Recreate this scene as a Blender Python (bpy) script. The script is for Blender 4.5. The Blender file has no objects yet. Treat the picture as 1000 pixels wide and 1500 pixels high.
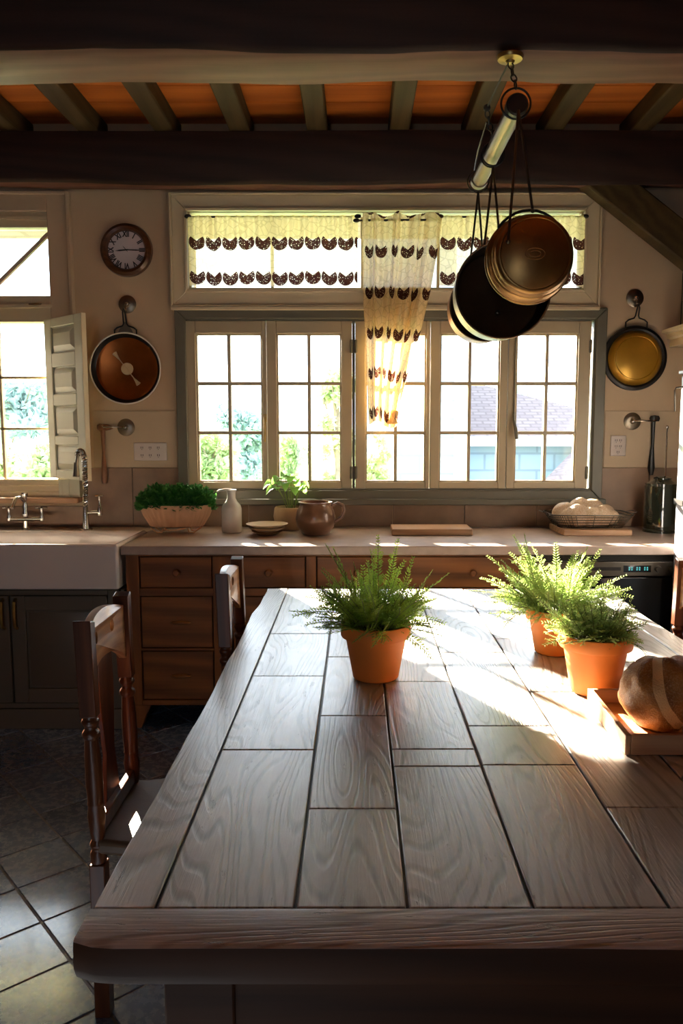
import bpy, bmesh, math, random
from math import sin, cos, pi, radians, atan, sqrt
from mathutils import Vector, Matrix, noise
random.seed(7)
S = bpy.context.scene
COL = S.collection
# ------------------------------------------------------------------ camera maths
F = 1150.0; H = 1.46; PIT = atan(128 / F)
CU = Vector((0, sin(PIT), cos(PIT))); CF = Vector((0, cos(PIT), -sin(PIT))); CR = Vector((1, 0, 0))
def U(px, py, X=None, Y=None, Z=None):
    """measured photo position -> point on a plane of the room"""
    d = CR * ((px - 522) / F) + CU * ((750 - py) / F) + CF
    t = Y / d.y if Y is not None else ((Z - H) / d.z if Z is not None else X / d.x)
    return Vector((0, 0, H)) + d * t
WY = 4.35      # inner face of the window wall
CT = 0.895     # worktop height
CY = 3.66      # cabinet fronts
TZ = 0.78      # table top
# ------------------------------------------------------------------ node materials
class NT:
    def __init__(s, name):
        s.m = bpy.data.materials.new(name); s.m.use_nodes = True
        s.t = s.m.node_tree; s.b = s.t.nodes['Principled BSDF']; s.out = s.t.nodes['Material Output']
    def n(s, typ, **kw):
        nd = s.t.nodes.new(typ)
        for k, v in kw.items(): setattr(nd, k, v)
        return nd
    def link(s, a, b): s.t.links.new(a, b)
    def inp(s, sock, v):
        if isinstance(v, bpy.types.NodeSocket): s.link(v, sock)
        elif isinstance(v, (tuple, list)) and len(v) == 3 and sock.type == 'RGBA': sock.default_value = (*v, 1)
        else: sock.default_value = v
    def math(s, op, a, b=0.0, c=None, clamp=False):
        nd = s.n('ShaderNodeMath', operation=op); nd.use_clamp = clamp
        s.inp(nd.inputs[0], a); s.inp(nd.inputs[1], b)
        if c is not None: s.inp(nd.inputs[2], c)
        return nd.outputs[0]
    def mix(s, f, a, b, blend='MIX'):
        nd = s.n('ShaderNodeMix', data_type='RGBA', blend_type=blend)
        s.inp(nd.inputs[0], f); s.inp(nd.inputs[6], a); s.inp(nd.inputs[7], b)
        return nd.outputs[2]
    def coord(s, scale=(1, 1, 1), kind='Object', loc=(0, 0, 0), rot=(0, 0, 0)):
        tc = s.n('ShaderNodeTexCoord'); mp = s.n('ShaderNodeMapping')
        s.link(tc.outputs[kind], mp.inputs[0]); mp.inputs['Scale'].default_value = scale
        mp.inputs['Location'].default_value = loc; mp.inputs['Rotation'].default_value = rot
        return mp.outputs[0]
    def noise(s, vec, scale=5, detail=4, rough=.5, dist=0, out=0):
        nd = s.n('ShaderNodeTexNoise'); s.link(vec, nd.inputs['Vector'])
        nd.inputs['Scale'].default_value = scale; nd.inputs['Detail'].default_value = detail
        nd.inputs['Roughness'].default_value = rough; nd.inputs['Distortion'].default_value = dist
        return nd.outputs[out]
    def ramp(s, f, stops):
        nd = s.n('ShaderNodeValToRGB'); s.inp(nd.inputs[0], f); e = nd.color_ramp.elements
        while len(e) < len(stops): e.new(.5)
        for i, (p, c) in enumerate(stops):
            e[i].position = p; e[i].color = (*c, 1) if isinstance(c, (tuple, list)) else (c, c, c, 1)
        return nd.outputs[0]
    def bump(s, h, strength=.3, dist=.01):
        nd = s.n('ShaderNodeBump'); s.inp(nd.inputs['Height'], h)
        nd.inputs['Strength'].default_value = strength; nd.inputs['Distance'].default_value = dist
        s.link(nd.outputs[0], s.b.inputs['Normal'])
    def set(s, **kw):
        for k, v in kw.items(): s.inp(s.b.inputs[k.replace('_', ' ')], v)
        return s

def plain(name, col, rough=.6, metal=0, vary=.12, scale=8, bump=.05, coat=0, spec=.5, bd=.004):
    m = NT(name); v = m.coord(); n = m.noise(v, scale, 5)
    c = m.mix(m.ramp(n, [(.3, 0.), (.7, 1.)]), tuple(x * (1 - vary) for x in col), tuple(min(1, x * (1 + vary)) for x in col))
    m.set(Base_Color=c, Roughness=rough, Metallic=metal)
    m.b.inputs['Coat Weight'].default_value = coat; m.b.inputs['Specular IOR Level'].default_value = spec
    if bump: m.bump(m.noise(v, scale * 6, 4), bump, bd)
    return m.m

def wood(name, dark, light, axis='X', scale=1.0, rough=.45, bump=.25, ring=1.0, coat=0, knots=True, spec=.5):
    m = NT(name)
    sc = [9 * scale] * 3; sc['XYZ'.index(axis)] = .9 * scale
    v = m.coord(tuple(sc))
    d = m.noise(v, 1.1, 3, .5, .6)
    w = m.n('ShaderNodeTexWave', wave_type='BANDS', bands_direction='DIAGONAL'); m.link(v, w.inputs['Vector'])
    w.inputs['Scale'].default_value = 1.0 * ring; w.inputs['Distortion'].default_value = 7; w.inputs['Detail'].default_value = 3
    w.inputs['Detail Scale'].default_value = .8
    sc2 = [120 * scale] * 3; sc2['XYZ'.index(axis)] = 4 * scale
    fine = m.noise(m.coord(tuple(sc2)), 1, 4, .6)
    f = m.math('ADD', m.math('MULTIPLY', w.outputs[1], .28), m.math('ADD', m.math('MULTIPLY', d, .50), m.math('MULTIPLY', fine, .35)))
    mid = tuple((a + b) / 2 for a, b in zip(dark, light))
    c = m.ramp(f, [(.28, dark), (.55, mid), (.82, light)])
    m.set(Base_Color=c, Roughness=rough)
    m.b.inputs['Coat Weight'].default_value = coat; m.b.inputs['Specular IOR Level'].default_value = spec
    m.bump(f, bump, .003)
    return m.m

def glassmat():
    m = NT('window glass'); nt = m.t
    tr = m.n('ShaderNodeBsdfTransparent'); gl = m.n('ShaderNodeBsdfGlossy'); gl.inputs['Roughness'].default_value = .02
    fr = m.n('ShaderNodeFresnel'); fr.inputs[0].default_value = 1.45
    mx = m.n('ShaderNodeMixShader'); m.link(fr.outputs[0], mx.inputs[0]); m.link(tr.outputs[0], mx.inputs[1]); m.link(gl.outputs[0], mx.inputs[2])
    m.link(mx.outputs[0], m.out.inputs[0]); return m.m

def tablemat():
    m = NT('weathered oak table boards')
    at = m.n('ShaderNodeAttribute'); at.attribute_name = 'plank'
    sep = m.n('ShaderNodeSeparateColor'); m.link(at.outputs['Color'], sep.inputs[0])
    r, g = sep.outputs[0], sep.outputs[1]        # random offset, grain direction (0 = along Y, 1 = along X)
    tc = m.n('ShaderNodeTexCoord'); sx = m.n('ShaderNodeSeparateXYZ'); m.link(tc.outputs['Object'], sx.inputs[0])
    ig = m.math('SUBTRACT', 1.0, g)
    along = m.math('ADD', m.math('MULTIPLY', sx.outputs[1], ig), m.math('MULTIPLY', sx.outputs[0], g))
    across = m.math('ADD', m.math('MULTIPLY', sx.outputs[0], ig), m.math('MULTIPLY', sx.outputs[1], g))
    def vec(a, b, c):
        cb = m.n('ShaderNodeCombineXYZ'); m.inp(cb.inputs[0], a); m.inp(cb.inputs[1], b); m.inp(cb.inputs[2], c); return cb.outputs[0]
    off = m.math('MULTIPLY', r, 37.0)
    v1 = vec(m.math('MULTIPLY', across, 4.2), m.math('MULTIPLY', along, .62), off)
    big = m.noise(v1, 1.0, 2, .4, .25)
    rings = m.math('SINE', m.math('MULTIPLY', m.math('ADD', m.math('MULTIPLY', big, 1.0), m.math('MULTIPLY', across, .75)), 230.0))
    rings = m.math('ADD', m.math('MULTIPLY', rings, .5), .5)
    rings = m.ramp(rings, [(.0, .0), (.42, 1.)])
    rings = m.math('MULTIPLY', rings, m.ramp(m.noise(vec(m.math('MULTIPLY', across, 4.0), m.math('MULTIPLY', along, 1.5), m.math('ADD', off, 5.0)), 1.0, 2), [(.40, .35), (.62, 1.)]))
    v2 = vec(m.math('MULTIPLY', across, 230.0), m.math('MULTIPLY', along, 7.0), off)
    fine = m.noise(v2, 1.0, 4, .65)
    v3 = vec(m.math('MULTIPLY', across, 7.0), m.math('MULTIPLY', along, 3.0), off)
    blot = m.noise(v3, 1.0, 5, .6)
    hgt = m.math('ADD', m.math('MULTIPLY', rings, .55), m.math('MULTIPLY', fine, .6))
    c = m.ramp(hgt, [(.20, (.10, .085, .07)), (.55, (.42, .41, .405)), (.95, (.58, .575, .58))])
    c = m.mix(m.math('MULTIPLY', m.ramp(blot, [(.42, 0.), (.7, 1.)]), .45), c, (.085, .06, .042))
    tone = m.math('ADD', .8, m.math('MULTIPLY', r, .45))
    hs = m.n('ShaderNodeHueSaturation'); m.link(c, hs.inputs['Color']); m.link(tone, hs.inputs['Value'])
    # small pits and cracks
    vo = m.n('ShaderNodeTexNoise'); m.link(vec(m.math('MULTIPLY', across, 45.0), m.math('MULTIPLY', along, 9.0), off), vo.inputs['Vector'])
    vo.inputs['Scale'].default_value = 1; vo.inputs['Detail'].default_value = 6; vo.inputs['Roughness'].default_value = .7
    pit = m.ramp(vo.outputs[0], [(.30, 0.), (.37, 1.)])
    c2 = m.mix(pit, (.03, .02, .012), hs.outputs[0])
    rough = m.math('ADD', .27, m.math('MULTIPLY', blot, .25))
    m.set(Base_Color=c2, Roughness=rough); m.b.inputs['Specular IOR Level'].default_value = .6; m.b.inputs['Coat Weight'].default_value = 1.0; m.b.inputs['Coat Roughness'].default_value = .33; m.b.inputs['Coat IOR'].default_value = 1.9
    h2 = m.math('ADD', hgt, m.math('MULTIPLY', pit, 1.2))
    m.bump(h2, .75, .0030)
    return m.m

def tilemat():
    m = NT('slate floor tiles'); at = m.n('ShaderNodeAttribute'); at.attribute_name = 'plank'
    v = m.coord((1, 1, 1)); n = m.noise(v, 5, 6, .6); n2 = m.noise(v, 32, 6, .7)
    c = m.ramp(n, [(.3, (.085, .115, .18)), (.7, (.14, .185, .27))])
    hs = m.n('ShaderNodeHueSaturation'); m.link(c, hs.inputs['Color'])
    sep = m.n('ShaderNodeSeparateColor'); m.link(at.outputs['Color'], sep.inputs[0])
    m.link(m.math('ADD', .7, m.math('MULTIPLY', sep.outputs[0], .6)), hs.inputs['Value'])
    m.set(Base_Color=hs.outputs[0], Roughness=m.math('ADD', .14, m.math('MULTIPLY', n2, .26))); m.b.inputs['Specular IOR Level'].default_value = .9; m.b.inputs['Coat Weight'].default_value = .8; m.b.inputs['Coat Roughness'].default_value = .12; m.b.inputs['Coat IOR'].default_value = 1.7
    m.bump(m.math('ADD', m.math('MULTIPLY', n, .8), m.math('MULTIPLY', m.ramp(n2, [(.30, 0.), (.36, 1.)]), .3)), .16, .003)
    return m.m

def lacemat(rows, cell, r, u0=0.0, vlace=None, alpha=.0, trans=.7):
    """cream cotton with rows of brown crochet hearts; UV in metres, v measured up from the hem"""
    m = NT('cream lace cotton')
    uv = m.n('ShaderNodeUVMap'); sx = m.n('ShaderNodeSeparateXYZ'); m.link(uv.outputs[0], sx.inputs[0])
    u, v = sx.outputs[0], sx.outputs[1]
    a = m.math('SUBTRACT', m.math('MODULO', m.math('ADD', u, 10 * cell + u0), cell), cell / 2)
    aa = m.math('ABSOLUTE', a)
    tot = None
    for rv in rows:
        b = m.math('SUBTRACT', v, rv)
        d = m.math('SQRT', m.math('ADD', m.math('MULTIPLY', a, a), m.math('MULTIPLY', b, b)))
        inside = m.math('LESS_THAN', d, r)
        top = m.math('LESS_THAN', b, m.math('ADD', .10 * r, m.math('MULTIPLY', aa, .75)))
        k = m.math('MULTIPLY', inside, top)
        tot = k if tot is None else m.math('MAXIMUM', tot, k)
    vo = m.n('ShaderNodeTexVoronoi'); vo.feature = 'DISTANCE_TO_EDGE'; m.link(uv.outputs[0], vo.inputs['Vector']); vo.inputs['Scale'].default_value = 125
    holes = m.math('LESS_THAN', vo.outputs[0], .30)
    motif = m.math('MULTIPLY', tot, holes)
    # pale flower net between the rows
    vo2 = m.n('ShaderNodeTexVoronoi'); vo2.feature = 'DISTANCE_TO_EDGE'; m.link(uv.outputs[0], vo2.inputs['Vector']); vo2.inputs['Scale'].default_value = 26
    net = m.math('MULTIPLY', m.math('LESS_THAN', vo2.outputs[0], .05), .30)
    n = m.noise(m.coord((1, 1, 1)), 180, 2)
    base = m.mix(n, (.80, .61, .31), (.90, .72, .42))
    base = m.mix(net, base, (.38, .24, .10))
    c = m.mix(motif, base, (.055, .018, .012))
    df = m.n('ShaderNodeBsdfDiffuse'); tl = m.n('ShaderNodeBsdfTranslucent'); tp = m.n('ShaderNodeBsdfTransparent')
    m.link(c, df.inputs[0]); m.link(c, tl.inputs[0])
    mx = m.n('ShaderNodeMixShader'); mx.inputs[0].default_value = trans; m.link(df.outputs[0], mx.inputs[1]); m.link(tl.outputs[0], mx.inputs[2])
    m2 = m.n('ShaderNodeMixShader'); m.link(m.math('MULTIPLY', m.math('SUBTRACT', 1.0, motif), alpha), m2.inputs[0])
    m.link(mx.outputs[0], m2.inputs[1]); m.link(tp.outputs[0], m2.inputs[2]); m.link(m2.outputs[0], m.out.inputs[0])
    return m.m

def leafmat(name, c1, c2, tr=.5, scale=9):
    m = NT(name); n = m.noise(m.coord(), scale, 3)
    c = m.mix(m.ramp(n, [(.35, 0.), (.65, 1.)]), c1, c2)
    m.set(Base_Color=c, Roughness=.5)
    tl = m.n('ShaderNodeBsdfTranslucent'); m.link(m.mix(.5, c, tuple(min(1, x * 1.6) for x in c2)), tl.inputs[0])
    mx = m.n('ShaderNodeMixShader'); mx.inputs[0].default_value = tr
    m.link(m.b.outputs[0], mx.inputs[1]); m.link(tl.outputs[0], mx.inputs[2]); m.link(mx.outputs[0], m.out.inputs[0]); return m.m

def emit(name, col, st):
    m = NT(name); m.set(Base_Color=(0, 0, 0)); m.b.inputs['Emission Color'].default_value = (*col, 1); m.b.inputs['Emission Strength'].default_value = st; return m.m

def breadmat(name, c1, c2, flour, fl=.5, band=None):
    m = NT(name); v = m.coord(); n = m.noise(v, 14, 5, .6); n2 = m.noise(v, 260, 3, .6)
    c = m.mix(m.ramp(n, [(.35, 0.), (.65, 1.)]), c1, c2)
    c = m.mix(m.math('MULTIPLY', m.ramp(n2, [(.5, 0.), (.6, 1.)]), fl), c, flour)
    if band:
        sx = m.n('ShaderNodeSeparateXYZ'); m.link(v, sx.inputs[0])
        d = m.math('ADD', m.math('MULTIPLY', sx.outputs[0], band[0]), m.math('ADD', m.math('MULTIPLY', sx.outputs[1], band[1]), m.math('ADD', m.math('MULTIPLY', sx.outputs[2], .42), band[2])))
        k = m.math('LESS_THAN', m.math('ABSOLUTE', d), band[3]); c = m.mix(k, c, (.78, .50, .22))
    m.set(Base_Color=c, Roughness=.48); m.bump(m.math('ADD', n2, n), .7, .004); return m.m

def shingle(name, c1, c2, sx, sz, mortar=(.5, .5, .5), rot=(pi / 2, 0, 0)):
    m = NT(name); v = m.coord((1, 1, 1), rot=rot)
    b = m.n('ShaderNodeTexBrick'); m.link(v, b.inputs['Vector']); b.inputs['Scale'].default_value = 1
    b.inputs['Color1'].default_value = (*c1, 1); b.inputs['Color2'].default_value = (*c2, 1); b.inputs['Mortar'].default_value = (*mortar, 1)
    b.inputs['Brick Width'].default_value = sx; b.inputs['Row Height'].default_value = sz; b.inputs['Mortar Size'].default_value = .02
    m.set(Base_Color=b.outputs[0], Roughness=.8); m.bump(b.outputs[1], -.3, .01); return m.m

M = {}
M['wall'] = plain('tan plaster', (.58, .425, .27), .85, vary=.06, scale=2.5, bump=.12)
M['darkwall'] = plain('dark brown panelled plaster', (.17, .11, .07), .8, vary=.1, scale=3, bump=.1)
M['beamunder'] = wood('beam underside with painted light', (.10, .042, .026), (.175, .08, .05), 'X', .9, .6, .3, spec=.3)  # lit copy of the beam wood, window bounce painted into its tone
M['wallpanel'] = plain('cream painted boards', (.55, .42, .275), .7, vary=.04, scale=3, bump=.04)
M['tileband'] = plain('brown limestone splashback', (.23, .140, .080), .5, vary=.22, scale=6, bump=.12)
M['cream'] = plain('cream gloss paint', (.64, .53, .34), .42, vary=.05, scale=4, bump=.03)
M['shutter'] = plain('pale green cream paint', (.60, .585, .43), .45, vary=.05, scale=4, bump=.03)
M['greyframe'] = plain('slate grey paint', (.125, .112, .075), .5, vary=.08, scale=4, bump=.04)
M['sash'] = plain('taupe paint', (.42, .335, .205), .45, vary=.06, scale=4, bump=.03)
M['gasket'] = plain('dark window gasket', (.03, .028, .02), .6, bump=0)
M['glass'] = glassmat()
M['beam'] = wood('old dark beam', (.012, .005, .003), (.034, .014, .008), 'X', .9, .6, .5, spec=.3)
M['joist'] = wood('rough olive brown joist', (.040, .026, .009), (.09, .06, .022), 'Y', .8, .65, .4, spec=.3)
M['boards'] = wood('orange pine boards', (.36, .085, .015), (.60, .18, .032), 'X', .5, .5, .2, spec=.3)
M['cab'] = wood('honey brown cabinet wood', (.10, .030, .006), (.30, .105, .022), 'X', .7, .45, .15, spec=.3)
M['cabv'] = wood('honey brown cabinet wood upright', (.10, .030, .006), (.29, .10, .021), 'Z', .7, .45, .15, spec=.3)
M['worktop'] = plain('taupe stone worktop', (.40, .30, .24), .38, vary=.1, scale=20, bump=.04)
M['greycab'] = plain('grey green cabinet paint', (.115, .088, .058), .45, vary=.05, scale=4, bump=.03)
M['dark'] = plain('shadow gap black', (.012, .009, .007), .8, bump=0)
M['ceramic'] = plain('white fireclay', (.80, .72, .66), .16, vary=.02, scale=4, bump=0, coat=.3)
M['whitecer'] = plain('white glazed ceramic', (.78, .76, .70), .25, vary=.03, scale=6, bump=0, coat=.3)
M['chrome'] = plain('polished nickel', (.62, .60, .56), .13, 1, vary=.03, bump=0)
M['steel'] = plain('satin steel', (.26, .21, .15), .36, 1, vary=.06, scale=30, bump=.02)
M['brass'] = plain('aged brass', (.42, .28, .10), .35, 1, vary=.15, scale=30, bump=.02)
M['copper'] = plain('old copper', (.28, .08, .02), .30, 1, vary=.2, scale=10, bump=.04)
M['bronze'] = plain('bronze pan metal', (.30, .165, .06), .36, 1, vary=.14, scale=14, bump=.04)
M['gold'] = plain('mustard gold enamel', (.44, .225, .022), .28, .55, vary=.12, scale=8, bump=.03)
M['iron'] = plain('black iron', (.016, .014, .012), .42, .3, vary=.2, scale=20, bump=.06)
M['pandark'] = plain('seasoned dark pan inside', (.03, .022, .014), .28, .6, vary=.4, scale=9, bump=.05)
M['wire'] = plain('dark steel wire', (.10, .085, .065), .35, .9, bump=0)
M['terra'] = plain('terracotta', (.76, .235, .035), .62, vary=.07, scale=9, bump=.06)
M['terralight'] = plain('pale glazed terracotta', (.62, .34, .18), .5, vary=.1, scale=12, bump=.06)
M['soil'] = plain('potting soil', (.03, .018, .01), .95, vary=.4, scale=60, bump=.6)
M['chair'] = wood('dark stained chair wood', (.040, .010, .003), (.115, .034, .010), 'Z', 1.5, .32, .10, coat=.12, spec=.35)
M['chairrail'] = wood('honey chair wood with painted light', (.17, .07, .025), (.46, .25, .11), 'X', 2.2, .33, .15, coat=.2)  # warm light on the top rail is put into this lighter wood
M['seat'] = plain('worn brown leather seat', (.09, .055, .033), .36, vary=.1, scale=40, bump=.12)
M['table'] = tablemat()
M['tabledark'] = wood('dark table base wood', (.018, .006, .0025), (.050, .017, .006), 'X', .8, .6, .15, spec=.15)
M['gap'] = plain('dark joint', (.012, .008, .006), .5, bump=0)
M['tile'] = tilemat()
M['grout'] = plain('grey grout', (.15, .145, .14), .45, vary=.2, scale=40, bump=.1)
M['lightwood'] = wood('pale tray wood', (.42, .20, .09), (.66, .38, .20), 'X', 1.2, .45, .12)
M['board'] = wood('cutting board wood', (.30, .15, .07), (.50, .29, .15), 'X', 1.4, .5, .1)
M['clockwood'] = wood('walnut clock rim', (.05, .016, .006), (.12, .045, .016), 'X', 2, .3, .1, coat=.3)
M['clockface'] = plain('clock face paper', (.66, .58, .58), .5, vary=.02, bump=0)
M['ink'] = plain('black ink', (.012, .01, .01), .5, bump=0)
M['plastic'] = plain('white outlet plastic', (.66, .58, .52), .35, vary=.02, bump=0)
M['mallet'] = wood('brown handle wood', (.13, .05, .018), (.27, .12, .045), 'Z', 2, .4, .1)
M['stone'] = plain('tan stoneware', (.50, .34, .18), .55, vary=.1, scale=25, bump=.1)
M['saucer'] = plain('cream striped stoneware', (.60, .44, .26), .45, vary=.08, scale=20, bump=.05)
M['saucerrim'] = plain('brown stoneware band', (.30, .14, .05), .45, vary=.08, scale=20, bump=.05)
M['jug'] = plain('brown salt glaze', (.17, .085, .045), .28, .15, vary=.2, scale=14, bump=.08, coat=.3)
M['jarglass'] = plain('dark smoked glass', (.014, .016, .010), .07, vary=.3, scale=10, bump=0, coat=.6)
M['fern'] = leafmat('fern green', (.10, .24, .025), (.34, .48, .07), .55)
M['fern2'] = leafmat('silver green fern', (.16, .28, .065), (.36, .47, .14), .42)
M['stem'] = plain('green stem', (.17, .22, .05), .6, bump=0)
M['herb'] = leafmat('dark parsley green', (.025, .12, .02), (.07, .24, .04), .3, 30)
M['basil'] = leafmat('bright leaf green', (.12, .32, .04), (.30, .50, .12), .55, 20)
M['roll'] = breadmat('floured roll crust', (.52, .33, .18), (.62, .44, .27), (.85, .72, .55), .6)
M['loaf'] = breadmat('seeded brown crust', (.24, .085, .016), (.56, .24, .045), (.60, .38, .18), .4, (.80, -.60, -.026, .012))
M['panelmetal'] = plain('bronze grey steel', (.13, .11, .085), .3, .8, vary=.06, scale=30, bump=0)
M['black'] = plain('black oven glass', (.008, .007, .006), .08, vary=.1, bump=0, coat=.4)
M['display'] = emit('teal display digits', (.12, .75, .75), .8)
M['fridge'] = plain('pale blue grey enamel', (.55, .58, .66), .3, vary=.02, scale=4, bump=0, coat=.2)
M['treeleaf'] = leafmat('hazy tree leaves', (.36, .46, .26), (.54, .62, .38), .5, 1.2)  # overexposure and haze put into the pale leaf colour
M['treeleaf2'] = leafmat('bluish far leaves', (.34, .46, .44), (.46, .56, .54), .4, 1.0)  # distance haze put into the bluish leaf colour
M['bark'] = plain('grey bark', (.22, .18, .14), .9, vary=.3, scale=10, bump=.6)
M['grass'] = plain('sunlit lawn', (.26, .38, .14), .95, vary=.25, scale=3, bump=.3)
M['shingle'] = shingle('pale blue shingle siding', (.27, .36, .48), (.25, .335, .45), .62, .30, (.19, .25, .34))
M['rooftile'] = shingle('grey brown roof shingles', (.17, .135, .135), (.135, .105, .11), .24, .13, (.11, .085, .085), (0, 0, 0))
M['whitetrim'] = plain('white outdoor trim', (.78, .84, .92), .6, vary=.02, bump=0)

# ------------------------------------------------------------------ mesh helpers
OFF = {}
class MB:
    def __init__(s): s.b = bmesh.new(); s.att = None
    def box(s, x0, x1, y0, y1, z0, z1, rnd=None):
        vs = [s.b.verts.new(p) for p in ((x0, y0, z0), (x1, y0, z0), (x1, y1, z0), (x0, y1, z0), (x0, y0, z1), (x1, y0, z1), (x1, y1, z1), (x0, y1, z1))]
        fs = [s.b.faces.new([vs[i] for i in q]) for q in ((0, 3, 2, 1), (4, 5, 6, 7), (0, 1, 5, 4), (1, 2, 6, 5), (2, 3, 7, 6), (3, 0, 4, 7))]
        if rnd is not None: s.paint(fs, rnd)
        return vs
    def paint(s, fs, rnd):
        if s.att is None: s.att = s.b.loops.layers.float_color.new('plank')
        for f in fs:
            for l in f.loops: l[s.att] = (rnd[0], rnd[1], 0, 1)
    def prism(s, pts, axis, a, b, rnd=None):
        """extrude a 2-D polygon along an axis (pts in the other two axes, in order)"""
        def P(p, h): return {'X': (h, p[0], p[1]), 'Y': (p[0], h, p[1]), 'Z': (p[0], p[1], h)}[axis]
        A = [s.b.verts.new(P(p, a)) for p in pts]; B = [s.b.verts.new(P(p, b)) for p in pts]; n = len(pts)
        fs = [s.b.faces.new(A[::-1]), s.b.faces.new(B)]
        for i in range(n): fs.append(s.b.faces.new((A[i], A[(i + 1) % n], B[(i + 1) % n], B[i])))
        if rnd is not None: s.paint(fs, rnd)
        return A + B
    def lathe(s, prof, c=(0, 0, 0), seg=40, axis='Z', sx=1, sy=1, cap=True, flute=None):
        rings = []
        for (r, h) in prof:
            ring = []
            for k in range(seg):
                a = 2 * pi * k / seg; rr = r * (1 + (flute(a, h) if flute else 0))
                x, y = rr * cos(a) * sx, rr * sin(a) * sy
                p = {'Z': (x, y, h), 'Y': (x, h, y), 'X': (h, x, y)}[axis]
                ring.append(s.b.verts.new((p[0] + c[0], p[1] + c[1], p[2] + c[2])))
            rings.append(ring)
        for i in range(len(rings) - 1):
            for k in range(seg):
                s.b.faces.new((rings[i][k], rings[i][(k + 1) % seg], rings[i + 1][(k + 1) % seg], rings[i + 1][k]))
        if cap:
            for ring in (rings[0][::-1], rings[-1]):
                try: s.b.faces.new(ring)
                except Exception: pass
        return [v for r_ in rings for v in r_]
    def tube(s, pts, r, seg=8, closed=False, radii=None):
        pts = [Vector(p) for p in pts]; n = len(pts); rings = []; prev = None
        for i, p in enumerate(pts):
            if closed: t = pts[(i + 1) % n] - pts[i - 1]
            else: t = pts[min(i + 1, n - 1)] - pts[max(i - 1, 0)]
            t.normalize()
            if prev is None:
                a = Vector((0, 0, 1)) if abs(t.z) < .9 else Vector((1, 0, 0)); u = t.cross(a).normalized()
            else:
                u = (prev - t * prev.dot(t)).normalized()
            prev = u; w = t.cross(u); rr = radii[i] if radii else r
            rings.append([s.b.verts.new(p + (u * cos(2 * pi * k / seg) + w * sin(2 * pi * k / seg)) * rr) for k in range(seg)])
        m = n if closed else n - 1
        for i in range(m):
            A, B = rings[i], rings[(i + 1) % n]
            for k in range(seg): s.b.faces.new((A[k], A[(k + 1) % seg], B[(k + 1) % seg], B[k]))
        if not closed: s.b.faces.new(rings[0][::-1]); s.b.faces.new(rings[-1])
    def torus(s, c, R, r, normal=(0, 1, 0), seg=28, tseg=8, sx=1, sz=1):
        n = Vector(normal).normalized(); a = Vector((0, 0, 1)) if abs(n.z) < .9 else Vector((1, 0, 0))
        u = n.cross(a).normalized(); w = u.cross(n)
        s.tube([Vector(c) + u * R * sx * cos(2 * pi * k / seg) + w * R * sz * sin(2 * pi * k / seg) for k in range(seg)], r, tseg, closed=True)
    def ball(s, c, r, sc=(1, 1, 1), sub=3, disp=0, rot=None):
        res = bmesh.ops.create_icosphere(s.b, subdivisions=sub, radius=1)
        for v in res['verts']:
            p = v.co.copy(); k = 1 + (disp * noise.noise(p * 2 + Vector(c) * 9) if disp else 0)
            p = Vector((p.x * sc[0], p.y * sc[1], p.z * sc[2])) * r * k
            if rot: p = rot @ p
            v.co = p + Vector(c)
        return res['verts']
    def leaf(s, p, d, up, L, W, fold=.15):
        d = d.normalized(); side = d.cross(up)
        if side.length < 1e-4: side = Vector((1, 0, 0))
        side.normalize(); nn = side.cross(d)
        a = s.b.verts.new(p); m1 = s.b.verts.new(p + d * L * .5 + side * W * .5 + nn * W * fold); m2 = s.b.verts.new(p + d * L * .5 - side * W * .5 + nn * W * fold); e = s.b.verts.new(p + d * L)
        s.b.faces.new((a, m1, e, m2))
def build(mb, name, mat, parent=None, loc=None, bevel=0, smooth=True, segs=2, props=None, angle=35, local=False):
    me = bpy.data.meshes.new(name); mb.b.normal_update()
    bmesh.ops.recalc_face_normals(mb.b, faces=mb.b.faces)
    if parent is not None: off = OFF.get(parent.name, Vector((0, 0, 0)))
    elif loc is not None: off = Vector(loc)
    else: off = Vector((0, 0, 0))
    if not local:
        for v in mb.b.verts: v.co -= off
    mb.b.to_mesh(me); mb.b.free()
    if smooth:
        me.polygons.foreach_set('use_smooth', [True] * len(me.polygons))
        if hasattr(me, 'set_sharp_from_angle'): me.set_sharp_from_angle(angle=radians(angle))
    me.materials.append(M[mat] if isinstance(mat, str) else mat)
    o = bpy.data.objects.new(name, me); COL.objects.link(o)
    if parent is not None: o.parent = parent
    else: o.location = off
    OFF[o.name] = off.copy()
    if bevel:
        b = o.modifiers.new('bevel', 'BEVEL'); b.width = bevel; b.segments = segs; b.limit_method = 'ANGLE'; b.angle_limit = radians(38); b.harden_normals = False
    if props:
        for k, v in props.items(): o[k] = v
    return o
def T(o, label, cat, group=None, kind=None):
    o['label'] = label; o['category'] = cat
    if group: o['group'] = group
    if kind: o['kind'] = kind
    return o
def thing(name, loc, label, cat, group=None, rotz=0):
    o = bpy.data.objects.new(name, None); COL.objects.link(o); o.location = loc; o.rotation_euler = (0, 0, rotz); o.empty_display_size = .1
    OFF[o.name] = Vector(loc); return T(o, label, cat, group)
def struct(o): o['kind'] = 'structure'; return o
def sthing(name, loc=(0, 0, 0)):
    o = bpy.data.objects.new(name, None); COL.objects.link(o); o.location = loc; OFF[o.name] = Vector(loc); o['kind'] = 'structure'; return o
def copy_tree(o, parent=None):
    c = o.copy(); COL.objects.link(c); OFF[c.name] = OFF[o.name]
    if parent is not None: c.parent = parent
    for ch in list(o.children): copy_tree(ch, c)
    return c
def boxo(name, x0, x1, y0, y1, z0, z1, mat, parent=None, bevel=0, **k):
    m = MB(); m.box(x0, x1, y0, y1, z0, z1); return build(m, name, mat, parent, bevel=bevel, smooth=bevel > 0, **k)

# ------------------------------------------------------------------ room shell
LX, RX, BY, CZ = -3.0, 2.35, -3.0, 3.04
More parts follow.
